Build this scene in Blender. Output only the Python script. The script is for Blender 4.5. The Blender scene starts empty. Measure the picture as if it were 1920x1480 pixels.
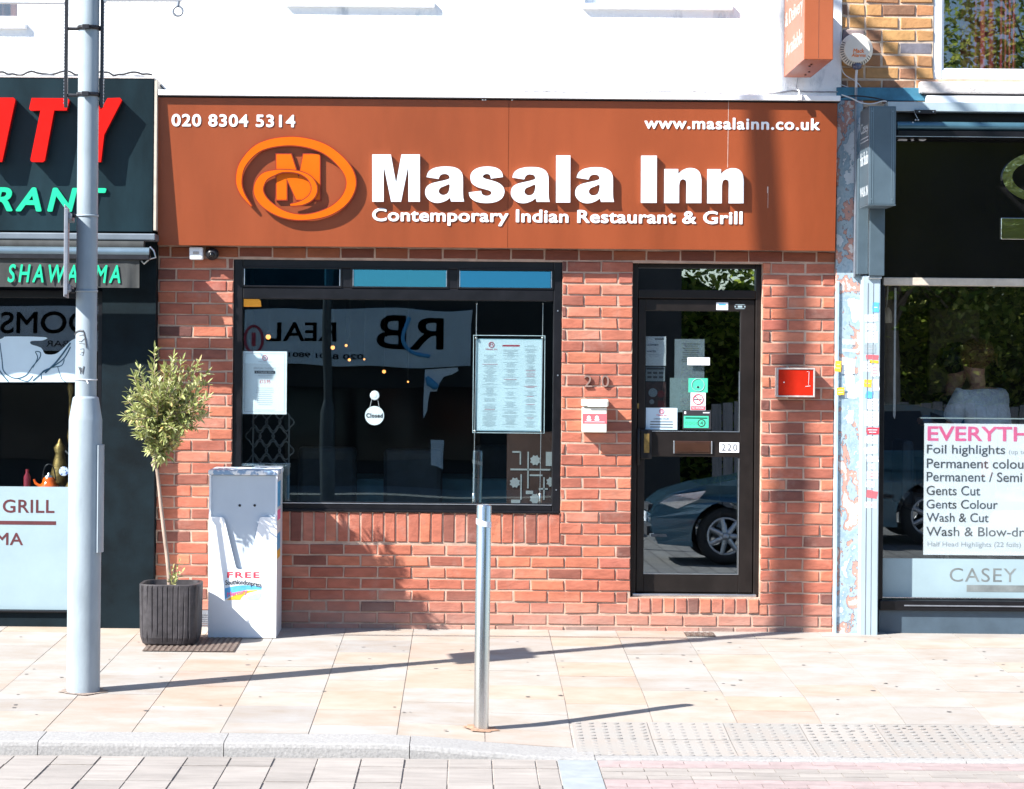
import bpy, bmesh, math, random
from mathutils import Vector, Matrix

random.seed(7)
SC = bpy.context.scene
COL = SC.collection
R_ = math.radians

# ---------------------------------------------------------------- camera, world, sun, exposure
CAM_D, CAM_H, FPX, VX, VY, ROLL = 16.0, 1.796, 4544.0, 875.0, 670.0, R_(0.5)
cam_data = bpy.data.cameras.new("camera")
cam = bpy.data.objects.new("camera", cam_data)
COL.objects.link(cam)
cam.location = (0, -CAM_D, CAM_H)
cam.rotation_mode = 'QUATERNION'
cam.rotation_quaternion = (Matrix.Rotation(R_(90), 3, 'X') @ Matrix.Rotation(ROLL, 3, 'Z')).to_quaternion()
cam_data.sensor_width = 36
cam_data.lens = 36 * FPX / 1920
cam_data.shift_x = (960 - VX) / 1920
cam_data.shift_y = (VY - 740) / 1920
cam_data.clip_start = 0.05
cam_data.clip_end = 500
SC.camera = cam

SUN = Vector((1.65, 1.0, -1.65)).normalized()          # the way the light travels
w = bpy.data.worlds.new("World")
SC.world = w
w.use_nodes = True
nt = w.node_tree
sky = nt.nodes.new("ShaderNodeTexSky")
sky.sky_type = 'NISHITA'
sky.sun_disc = False
sky.dust_density = 0.3
sky.ozone_density = 4.0
sky.sun_elevation = math.asin(-SUN.z)
sky.sun_rotation = math.atan2(-SUN.x, -SUN.y)
nt.nodes["Background"].inputs[1].default_value = 0.09
nt.links.new(sky.outputs[0], nt.nodes["Background"].inputs[0])
sl = bpy.data.lights.new("sun", 'SUN')
sl.energy = 5.0
sl.angle = R_(0.53)
sl.color = (1.0, 0.96, 0.90)
so = bpy.data.objects.new("sun", sl)
COL.objects.link(so)
so.rotation_mode = 'QUATERNION'
so.rotation_quaternion = SUN.to_track_quat('-Z', 'Y')
so.location = (-10, -8, 12)
SC.view_settings.view_transform = 'Standard'
SC.view_settings.look = 'None'
SC.view_settings.exposure = 1.36
SC.view_settings.gamma = 1
SC.cycles.max_bounces = 8
SC.cycles.transparent_max_bounces = 16

# ---------------------------------------------------------------- measuring helpers (photo pixel + distance from wall -> metres)
_c, _s = math.cos(ROLL), math.sin(ROLL)
def W(px, py, d=0.0):
    dx, dy = px - VX, py - VY
    u, v = dx * _c + dy * _s, -dx * _s + dy * _c
    k = (CAM_D - d) / FPX
    return u * k, CAM_H - v * k
def S(d=0.0):
    return (CAM_D - d) / FPX
def R(px0, py0, px1, py1, d=0.0):
    cx, cz = W((px0 + px1) / 2, (py0 + py1) / 2, d)
    hw, hh = (px1 - px0) / 2 * S(d), (py1 - py0) / 2 * S(d)
    return cx - hw, cx + hw, cz - hh, cz + hh
SLOPE = 0.028
def smooth(t):
    t = max(0, min(1, t)); return t * t * (3 - 2 * t)
KERB_B, KERB_F = 3.80, 4.07
def ground(x, d):
    """pavement height: falls towards the road, dips at the dropped kerb"""
    return -SLOPE * d - 0.062 * smooth((x + 0.45) / 1.05) * smooth((d - 2.5) / 1.45)
ROAD_Z = -SLOPE * KERB_F - 0.066
def G(px, py):
    a = None
    u = (px - VX) * _c + (py - VY) * _s
    v = -(px - VX) * _s + (py - VY) * _c
    d = 0.0
    for _ in range(40):
        x = u * (CAM_D - d) / FPX
        d = CAM_D - (CAM_H - ground(x, d)) * FPX / v
    return u * (CAM_D - d) / FPX, d

# ---------------------------------------------------------------- materials
MATS = {}
def nodes_of(name):
    m = bpy.data.materials.new(name); m.use_nodes = True
    t = m.node_tree
    return m, t, t.nodes["Principled BSDF"]
def N(t, kind, **kw):
    n = t.nodes.new(kind)
    for k, v in kw.items():
        if k.startswith('i_'):
            key = k[2:]
            n.inputs[int(key) if key.isdigit() else key].default_value = v
        else:
            setattr(n, k, v)
    return n
def c4(c): return (c[0], c[1], c[2], 1)
def pm(name, col, rough=0.5, metal=0.0, var=0.12, scale=5.0, bump=0.0, bscale=60.0, island=0.0, col2=None, spec=0.5, stretch=(1, 1, 1), lo=0.35, hi=0.65, islcol=None, rvar=0.08, coat=0):
    if name in MATS: return MATS[name]
    m, t, p = nodes_of(name)
    L = t.links.new
    tc = N(t, "ShaderNodeTexCoord")
    mp = N(t, "ShaderNodeMapping"); mp.inputs['Scale'].default_value = stretch
    L(tc.outputs['Object'], mp.inputs[0])
    nz = N(t, "ShaderNodeTexNoise"); nz.inputs['Scale'].default_value = scale; nz.inputs['Detail'].default_value = 7; nz.inputs['Roughness'].default_value = .62
    L(mp.outputs[0], nz.inputs['Vector'])
    rp = N(t, "ShaderNodeValToRGB")
    rp.color_ramp.elements[0].position = lo; rp.color_ramp.elements[1].position = hi
    a = col2 if col2 else tuple(x * (1 - var) for x in col)
    b = col if col2 else tuple(min(1, x * (1 + var)) for x in col)
    rp.color_ramp.elements[0].color = c4(a); rp.color_ramp.elements[1].color = c4(b)
    L(nz.outputs['Fac'], rp.inputs[0])
    out = rp.outputs[0]
    if island or islcol:
        g = N(t, "ShaderNodeNewGeometry")
        if islcol:
            r2 = N(t, "ShaderNodeValToRGB"); r2.color_ramp.interpolation = 'LINEAR'
            e = r2.color_ramp.elements
            while len(e) < len(islcol): e.new(0.5)
            for i, (ps, cc) in enumerate(islcol):
                e[i].position = ps; e[i].color = c4(cc)
            L(g.outputs['Random Per Island'], r2.inputs[0])
            mx = N(t, "ShaderNodeMix", data_type='RGBA', blend_type='MULTIPLY'); mx.inputs[0].default_value = 1
            L(out, mx.inputs[6]); L(r2.outputs[0], mx.inputs[7]); out = mx.outputs[2]
        if island:
            mr = N(t, "ShaderNodeMapRange"); mr.inputs[3].default_value = 1 - island; mr.inputs[4].default_value = 1 + island
            L(g.outputs['Random Per Island'], mr.inputs[0])
            hs = N(t, "ShaderNodeHueSaturation")
            L(mr.outputs[0], hs.inputs['Value']); L(out, hs.inputs['Color']); out = hs.outputs[0]
    L(out, p.inputs['Base Color'])
    p.inputs['Metallic'].default_value = metal
    p.inputs['Specular IOR Level'].default_value = spec
    p.inputs['Coat Weight'].default_value = coat
    mr = N(t, "ShaderNodeMapRange"); mr.inputs[3].default_value = max(0.03, rough - rvar); mr.inputs[4].default_value = min(1, rough + rvar)
    L(nz.outputs['Fac'], mr.inputs[0]); L(mr.outputs[0], p.inputs['Roughness'])
    if bump:
        n2 = N(t, "ShaderNodeTexNoise"); n2.inputs['Scale'].default_value = bscale; n2.inputs['Detail'].default_value = 6; n2.inputs['Roughness'].default_value = .65
        L(mp.outputs[0], n2.inputs['Vector'])
        b = N(t, "ShaderNodeBump"); b.inputs['Strength'].default_value = 1; b.inputs['Distance'].default_value = bump
        L(n2.outputs['Fac'], b.inputs['Height']); L(b.outputs[0], p.inputs['Normal'])
    MATS[name] = m
    return m
def glass(name, tint=(0.8, 0.9, 0.92), refl=0.16, rough=0.0, wobble=0.0, wscale=1.2, gcol=(.9, .97, 1)):
    m, t, p = nodes_of(name)
    L = t.links.new
    t.nodes.remove(p)
    tr = N(t, "ShaderNodeBsdfTransparent"); tr.inputs[0].default_value = c4(tint)
    gl = N(t, "ShaderNodeBsdfGlossy"); gl.inputs['Roughness'].default_value = rough; gl.inputs['Color'].default_value = c4(gcol)
    fr = N(t, "ShaderNodeFresnel"); fr.inputs[0].default_value = 1.5
    ad = N(t, "ShaderNodeMath", operation='ADD'); ad.inputs[1].default_value = refl - .04; ad.use_clamp = True
    ad.inputs[0].default_value = .04
    mx = N(t, "ShaderNodeMixShader")
    L(ad.outputs[0], mx.inputs[0]); L(tr.outputs[0], mx.inputs[1]); L(gl.outputs[0], mx.inputs[2])
    if wobble:
        tc = N(t, "ShaderNodeTexCoord")
        nz = N(t, "ShaderNodeTexNoise"); nz.inputs['Scale'].default_value = wscale; nz.inputs['Detail'].default_value = 1
        L(tc.outputs['Object'], nz.inputs['Vector'])
        b = N(t, "ShaderNodeBump"); b.inputs['Strength'].default_value = 1; b.inputs['Distance'].default_value = wobble
        L(nz.outputs['Fac'], b.inputs['Height']); L(b.outputs[0], gl.inputs['Normal'])
    L(mx.outputs[0], t.nodes["Material Output"].inputs[0])
    return m
def lamp_mat(name, col, strength):
    m, t, p = nodes_of(name)
    p.inputs['Emission Color'].default_value = c4(col); p.inputs['Emission Strength'].default_value = strength
    p.inputs['Base Color'].default_value = c4(col)
    return m

M_brick = pm("red_brick", (1, 1, 1), rough=.85, var=.27, scale=14, bump=.004, bscale=38, spec=.25, stretch=(.55, 1, 1.3),
             islcol=[(0, (0.151, 0.066, 0.057)), (.08, (0.278, 0.102, 0.074)), (.2, (0.394, 0.126, 0.085)), (.4, (0.476, 0.162, 0.105)), (.6, (0.441, 0.138, 0.089)), (.8, (0.534, 0.186, 0.108)), (.92, (0.499, 0.204, 0.142)), (1, (0.418, 0.126, 0.091))])
M_brownbrick = pm("brown_lintel_brick", (1, 1, 1), rough=.85, var=.2, scale=12, bump=.004, bscale=38, spec=.25, stretch=(.55, 1, 1.3),
             islcol=[(0, (.14, .05, .035)), (.5, (.22, .07, .045)), (1, (.30, .10, .05))])
def efflorescence(m):
    """pale salt bloom on the lowest courses"""
    t = m.node_tree; L = t.links.new; p = t.nodes["Principled BSDF"]
    src = p.inputs['Base Color'].links[0].from_socket
    tc = N(t, "ShaderNodeTexCoord"); sx = N(t, "ShaderNodeSeparateXYZ"); L(tc.outputs['Object'], sx.inputs[0])
    nz = N(t, "ShaderNodeTexNoise"); nz.inputs['Scale'].default_value = 3.5; nz.inputs['Detail'].default_value = 8; nz.inputs['Roughness'].default_value = .7; L(tc.outputs['Object'], nz.inputs[0])
    h = N(t, "ShaderNodeMapRange"); h.inputs[1].default_value = .24; h.inputs[2].default_value = .0; L(sx.outputs[2], h.inputs[0])
    ad = N(t, "ShaderNodeMath", operation='MULTIPLY'); L(h.outputs[0], ad.inputs[0]); L(nz.outputs[0], ad.inputs[1])
    n2 = N(t, "ShaderNodeMapRange"); n2.inputs[1].default_value = .54; n2.inputs[2].default_value = .76; n2.inputs[4].default_value = .42; L(nz.outputs[0], n2.inputs[0])
    mx0 = N(t, "ShaderNodeMath", operation='MAXIMUM'); L(ad.outputs[0], mx0.inputs[0]); L(n2.outputs[0], mx0.inputs[1])
    mx = N(t, "ShaderNodeMix", data_type='RGBA'); L(mx0.outputs[0], mx.inputs[0]); L(src, mx.inputs[6]); mx.inputs[7].default_value = (.44, .33, .28, 1)
    L(mx.outputs[2], p.inputs['Base Color'])
efflorescence(M_brick)
M_mortar = pm("brick_mortar", (.46, .33, .26), rough=.95, var=.2, scale=10, bump=.003, bscale=120, spec=.2)
M_ybrick = pm("yellow_stock_brick", (1, 1, 1), rough=.9, var=.28, scale=11, bump=.004, bscale=40, spec=.2,
              islcol=[(0, (.20, .13, .10)), (.14, (.36, .18, .10)), (.3, (.50, .28, .12)), (.6, (.56, .32, .13)), (.8, (.48, .22, .11)), (.93, (.30, .20, .17)), (1, (.16, .19, .25))])
M_ymortar = pm("pale_mortar", (.52, .42, .33), rough=.95, var=.2, scale=12, bump=.003, bscale=90, spec=.2)
M_render = pm("white_painted_render", (.84, .86, .87), col2=(.52, .56, .60), lo=.30, hi=.43, stretch=(1.6, 1, .7), rough=.8, scale=4.0, bump=.006, bscale=26, spec=.3)
M_trimwhite = pm("white_trim_paint", (.82, .84, .87), rough=.45, var=.05, scale=6)
M_upvc = pm("white_plastic_frame", (.74, .78, .84), rough=.35, var=.03, scale=4)
M_sign = pm("rust_orange_sign_panel", (.245, .053, .0155), rough=.38, var=.13, scale=2.2, stretch=(1, 1, .22), spec=.42, bump=.0006, bscale=3)
M_signside = pm("rust_orange_sign_return", (.33, .085, .03), rough=.4, var=.06, scale=2)
M_white = pm("white_acrylic_lettering", (.80, .83, .88), rough=.3, var=.03, scale=9)
M_orange = pm("bright_orange_acrylic", (.62, .115, .001), rough=.42, var=.05, scale=6, spec=.2)
M_blackframe = pm("black_window_frame", (.006, .006, .008), rough=.36, var=.3, scale=9, spec=.3)
M_doorframe = pm("dark_brown_door_frame", (.012, .009, .008), rough=.4, var=.25, scale=7, spec=.3)
M_silver = pm("brushed_silver", (.6, .62, .64), rough=.35, metal=1, var=.1, scale=12, stretch=(1, 1, 12))
M_steel = pm("brushed_stainless_steel", (.66, .65, .63), rough=.27, metal=1, var=.12, scale=40, stretch=(1, 1, .06))
M_post = pm("pale_grey_post_paint", (.28, .335, .375), rough=.42, var=.12, scale=7, stretch=(1, 1, .35), bump=.0006, bscale=60)
M_blackmetal = pm("black_metal", (.02, .02, .024), rough=.4, metal=.3, var=.3, scale=12)
M_galv = pm("galvanised_grey", (.28, .30, .34), rough=.45, metal=.6, var=.15, scale=14)
M_leftblack = pm("blue_black_fascia", (.006, .018, .024), rough=.42, var=.5, scale=2.2, stretch=(1, 1, .35), spec=.22)
M_leftwall = pm("black_painted_wall", (.004, .010, .014), rough=.7, spec=.15, var=.4, scale=4, bump=.001, bscale=50)
M_red = pm("red_plastic_lettering", (.58, .006, .003), rough=.45, var=.05, scale=8, spec=.15)
M_green = pm("mint_green_lettering", (.02, .52, .28), rough=.5, spec=.15, var=.06, scale=8)
M_awning = pm("dark_awning_cloth", (.045, .048, .048), rough=.9, var=.25, scale=9, bump=.004, bscale=7, stretch=(1, 1, .4))
M_awnbar = pm("grey_awning_aluminium", (.20, .23, .26), rough=.4, metal=.4, var=.1, scale=5)
M_frost = pm("frosted_window_film", (.29, .39, .43), rough=.6, var=.06, scale=3)
M_ink = pm("black_ink", (.02, .02, .025), rough=.6, var=.1)
M_greyink = pm("grey_ink", (.40, .43, .46), rough=.6, var=.1)
M_darkgreyink = pm("charcoal_ink", (.085, .09, .10), rough=.6, var=.1)
M_redink = pm("crimson_ink", (.55, .05, .08), rough=.6, var=.1)
M_pinkink = pm("pink_ink", (.86, .16, .34), rough=.6, var=.06)
M_maroonink = pm("maroon_ink", (.09, .015, .02), rough=.6, var=.2)
M_paper = pm("white_paper", (.78, .84, .86), rough=.75, var=.03, scale=5)
M_greypaper = pm("grey_paper", (.30, .37, .40), rough=.75, var=.06, scale=5)
M_greenlabel = pm("green_sticker", (.06, .55, .34), rough=.5, var=.05)
M_cream = pm("cream_plastic", (.74, .71, .62), rough=.4, var=.05, scale=8)
M_pinkred = pm("faded_red_band", (.70, .13, .15), rough=.45, var=.08, scale=9)
M_alarmred = pm("red_alarm_face", (.46, .02, .008), rough=.18, var=.1, scale=9, coat=.4)
M_greyrim = pm("weathered_grey_rim", (.42, .38, .36), rough=.5, var=.2, scale=20)
M_box = pm("white_dispenser_paint", (.86, .89, .92), rough=.3, var=.03, scale=4, coat=.2)
M_boxpeel = pm("peeling_dispenser_edge", (.86, .88, .9), col2=(.25, .38, .55), rough=.5, scale=16, lo=.47, hi=.53)
M_skyblue = pm("sky_blue_print", (.10, .42, .75), rough=.4, var=.15, scale=20)
M_paleblue = pm("pale_blue_print", (.42, .66, .85), rough=.4, var=.1, scale=20)
M_yellow = pm("amber_print", (.90, .48, .04), rough=.4, var=.08, scale=20)
M_pot = pm("charcoal_planter", (.040, .036, .040), rough=.55, var=.3, scale=30, bump=.0012, bscale=140)
M_soil = pm("dark_soil", (.045, .03, .02), rough=1, var=.4, scale=40, bump=.02, bscale=50)
M_bark = pm("olive_bark", (.33, .25, .20), rough=.9, var=.25, scale=26, bump=.004, bscale=60, stretch=(1, 1, .3))
M_leaf = pm("olive_leaf", (1, 1, 1), rough=.5, var=.12, scale=20, islcol=[(0, (.20, .24, .08)), (.3, (.36, .41, .14)), (.6, (.50, .54, .20)), (.85, (.58, .62, .34)), (1, (.58, .42, .16))])
M_leafdark = pm("street_tree_leaf", (1, 1, 1), rough=.5, var=.12, scale=20, islcol=[(0, (.08, .13, .025)), (.4, (.22, .32, .05)), (.75, (.45, .52, .09)), (1, (.68, .66, .2))])
M_slab = pm("sandstone_paving", (1, 1, 1), rough=.82, var=.085, scale=4.2, bump=.0015, bscale=60, spec=.25, stretch=(.85, 1.15, 1), col2=(.86, .77, .69), lo=.32, hi=.68,
            islcol=[(0, (.315, .305, .295)), (.2, (.36, .345, .325)), (.42, (.355, .35, .34)), (.6, (.375, .345, .31)), (.76, (.385, .325, .27)), (.88, (.37, .305, .27)), (1, (.365, .345, .32))])
M_joint = pm("paving_joint_sand", (.37, .33, .295), rough=1, var=.2, scale=20)
M_kerb = pm("granite_kerb", (.30, .295, .29), rough=.85, var=.16, scale=70, bump=.004, bscale=60, island=.05)
M_sett = pm("grey_road_setts", (.29, .265, .245), rough=.85, var=.12, scale=9, bump=.003, bscale=60, island=.09, stretch=(.4, 1.6, 1))
M_pinkpaver = pm("faded_red_pavers", (.315, .25, .245), rough=.85, var=.1, scale=12, bump=.002, bscale=70, island=.07)
M_paleslab = pm("pale_channel_slab", (.27, .30, .315), rough=.8, var=.1, scale=10, island=.06)
M_tactile = pm("tactile_slab", (.285, .275, .26), rough=.85, var=.1, scale=5, bump=.002, bscale=80, island=.06, col2=(.30, .27, .245))
M_iron = pm("rusty_iron_cover", (.12, .085, .07), rough=.75, metal=.3, var=.35, scale=30)
M_peel = None
M_greyshutter = pm("blue_grey_shutter_box", (.36, .45, .50), rough=.5, var=.08, scale=6, stretch=(1, 1, .3))
M_steelblue = pm("blue_grey_coated_metal", (.085, .125, .155), rough=.38, metal=.25, var=.1, scale=5)
M_steelbluelit = pm("grey_blue_trim_metal", (.16, .22, .26), rough=.35, metal=.4, var=.1, scale=6)
M_salonblack = pm("gloss_black_fascia", (.006, .006, .007), rough=.09, var=.2, scale=2, spec=.55, rvar=.03)
M_mirror = pm("mirror_acrylic", (.85, .87, .86), rough=.03, metal=1, var=.02, scale=3, bump=.004, bscale=7, rvar=.01)
M_salonbase = pm("slate_blue_stallriser", (.055, .085, .115), rough=.55, var=.12, scale=7)
M_creamwood = pm("cream_painted_wood", (.50, .44, .36), rough=.6, var=.12, scale=14)
M_stonesill = pm("pale_stone_sill", (.56, .52, .50), rough=.9, var=.14, scale=16, bump=.006, bscale=50)
M_bluepaint = pm("faded_teal_paint", (.04, .17, .26), rough=.6, var=.3, scale=7)
M_curtain = pm("crimson_curtain", (.20, .012, .03), rough=.9, var=.25, scale=5, stretch=(3, 3, .4))
M_cable = pm("white_cable", (.66, .68, .70), rough=.5, var=.08)
M_blackcable = pm("black_cable", (.02, .02, .025), rough=.5, var=.2)
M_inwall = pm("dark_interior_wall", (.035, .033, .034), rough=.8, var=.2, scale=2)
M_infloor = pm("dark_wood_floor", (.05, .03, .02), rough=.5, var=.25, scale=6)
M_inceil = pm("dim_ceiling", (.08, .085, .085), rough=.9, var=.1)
M_chair = pm("dark_leather_chair", (.06, .075, .085), rough=.45, var=.2, scale=9)
M_cloth = pm("teal_table_cloth", (.20, .42, .48), rough=.8, var=.12, scale=7)
M_gold = pm("old_brass", (.24, .16, .055), rough=.45, metal=.8, var=.3, scale=30, bump=.003, bscale=70)
M_pottery = pm("orange_glaze", (.85, .13, .01), rough=.15, var=.2, scale=22, coat=.5)
M_china = pm("blue_white_china", (.80, .83, .88), col2=(.10, .18, .50), rough=.2, scale=38, lo=.42, hi=.47)
def leafy(m, amount=.4):
    """thin leaves let light through"""
    t = m.node_tree; L = t.links.new; p = t.nodes["Principled BSDF"]
    tr = N(t, "ShaderNodeBsdfTranslucent"); L(p.inputs['Base Color'].links[0].from_socket, tr.inputs[0])
    mx = N(t, "ShaderNodeMixShader"); mx.inputs[0].default_value = amount
    L(p.outputs[0], mx.inputs[1]); L(tr.outputs[0], mx.inputs[2]); L(mx.outputs[0], t.nodes["Material Output"].inputs[0])
leafy(M_leaf, .3); leafy(M_leafdark, .62)
M_skin = pm("skin_tone", (.50, .25, .16), rough=.55, var=.1, scale=12)
M_hair = pm("brown_hair", (.11, .045, .016), rough=.6, var=.35, scale=60, stretch=(1, 1, .15), bump=.004, bscale=60)
M_darkhair = pm("black_hair", (.012, .010, .010), rough=.55, var=.3, scale=60, stretch=(1, 1, .15), bump=.004, bscale=60)
M_whitetop = pm("white_fluffy_knit", (.82, .85, .90), rough=.95, var=.12, scale=40, bump=.015, bscale=70)
M_darkcloth = pm("dark_cloth", (.02, .02, .025), rough=.9, var=.2, scale=20)
M_screen = pm("pale_lattice", (.24, .28, .30), rough=.6, var=.1)
M_carpaint = pm("blue_grey_car_paint", (.045, .13, .195), rough=.2, metal=.5, var=.1, scale=3, coat=.8)
M_tyre = pm("tyre_rubber", (.015, .015, .016), rough=.8, var=.2, scale=30)
M_rim = pm("silver_alloy", (.5, .52, .55), rough=.35, metal=.6, var=.08)
M_lens = pm("headlight_lens", (.70, .75, .80), rough=.08, metal=.7, var=.15, scale=25)
M_taillight = pm("red_tail_lens", (.5, .02, .02), rough=.15, var=.1)
M_opp = pm("grey_brown_render_opposite", (.03, .028, .026), rough=.9, var=.3, scale=1.5)
M_oppwhite = pm("white_shop_fascia_opposite", (.60, .66, .70), rough=.5, var=.08, scale=2)
M_road = None

M_glass = glass("shop_window_glass", tint=(.95, .98, .985), refl=.105, wobble=.0009, gcol=(.75, .95, 1), wscale=1.3)
M_glass_top = glass("transom_glass", tint=(.5, .7, .76), refl=.40, gcol=(.08, .36, .55))  # blue put into the reflection colour, standing for a bluer mirrored sky
M_glass_door = glass("door_glass", tint=(.92, .95, .96), refl=.30, wobble=.0006, wscale=1.0)
M_glass_left = glass("kebab_window_glass", tint=(.93, .97, .98), refl=.10, wobble=.0008)
M_glass_salon = glass("salon_window_glass", tint=(.96, .98, .98), refl=.19, wobble=.0008)
M_glass_up = glass("upper_window_glass", tint=(.8, .8, .8), refl=.13, wobble=.001)
M_acrylic = glass("clear_acrylic", tint=(.93, .97, .98), refl=.08)
M_bulb = lamp_mat("warm_filament_bulb", (1.0, .40, .10), 1.1)
M_shadeglow = lamp_mat("amber_lampshade", (.8, .36, .05), .30)

def make_peel():
    m, t, p = nodes_of("peeling_blue_paint"); L = t.links.new
    tc = N(t, "ShaderNodeTexCoord")
    n1 = N(t, "ShaderNodeTexNoise"); n1.inputs['Scale'].default_value = 5.0; n1.inputs['Detail'].default_value = 9; n1.inputs['Roughness'].default_value = .60; n1.inputs['Distortion'].default_value = .2
    mp = N(t, "ShaderNodeMapping"); mp.inputs['Scale'].default_value = (1.3, 1, .9); mp.inputs['Location'].default_value = (3.1, 0, 1.7)
    L(tc.outputs['Object'], mp.inputs[0]); L(mp.outputs[0], n1.inputs['Vector'])
    rp = N(t, "ShaderNodeValToRGB"); rp.color_ramp.interpolation = 'CONSTANT'
    e = rp.color_ramp.elements
    e[0].position = 0; e[0].color = (.62, .60, .58, 1)
    e[1].position = .425; e[1].color = (.50, .27, .22, 1)
    for ps, cc in ((.472, (.08, .12, .15, 1)), (.477, (.33, .43, .50, 1)), (.53, (.27, .38, .46, 1)), (.575, (.10, .15, .19, 1)), (.58, (.58, .64, .68, 1))):
        x = e.new(ps); x.color = cc
    L(n1.outputs['Fac'], rp.inputs[0])
    n3 = N(t, "ShaderNodeTexNoise"); n3.inputs['Scale'].default_value = 30; n3.inputs['Detail'].default_value = 5
    L(tc.outputs['Object'], n3.inputs['Vector'])
    r3 = N(t, "ShaderNodeMapRange"); r3.inputs[3].default_value = .75; r3.inputs[4].default_value = 1.15
    L(n3.outputs['Fac'], r3.inputs[0])
    mx = N(t, "ShaderNodeMix", data_type='RGBA', blend_type='MULTIPLY'); mx.inputs[0].default_value = 1
    L(rp.outputs[0], mx.inputs[6]); L(r3.outputs[0], mx.inputs[7])
    L(mx.outputs[2], p.inputs['Base Color'])
    p.inputs['Roughness'].default_value = .65
    b = N(t, "ShaderNodeBump"); b.inputs['Distance'].default_value = .012; b.inputs['Strength'].default_value = 1
    L(n1.outputs['Fac'], b.inputs['Height']); L(b.outputs[0], p.inputs['Normal'])
    return m
M_peel = make_peel()
def make_road():
    m, t, p = nodes_of("grey_block_road"); L = t.links.new
    tc = N(t, "ShaderNodeTexCoord")
    br = N(t, "ShaderNodeTexBrick"); br.inputs['Scale'].default_value = 1
    br.inputs['Color1'].default_value = (.085, .085, .085, 1); br.inputs['Color2'].default_value = (.12, .118, .115, 1); br.inputs['Mortar'].default_value = (.045, .042, .042, 1)
    br.inputs['Brick Width'].default_value = .4; br.inputs['Row Height'].default_value = .2; br.inputs['Mortar Size'].default_value = .012
    mp = N(t, "ShaderNodeMapping"); mp.inputs['Rotation'].default_value = (0, 0, R_(90))
    L(tc.outputs['Object'], mp.inputs[0]); L(mp.outputs[0], br.inputs['Vector'])
    L(br.outputs[0], p.inputs['Base Color']); p.inputs['Roughness'].default_value = .85
    return m
M_road = make_road()

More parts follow.
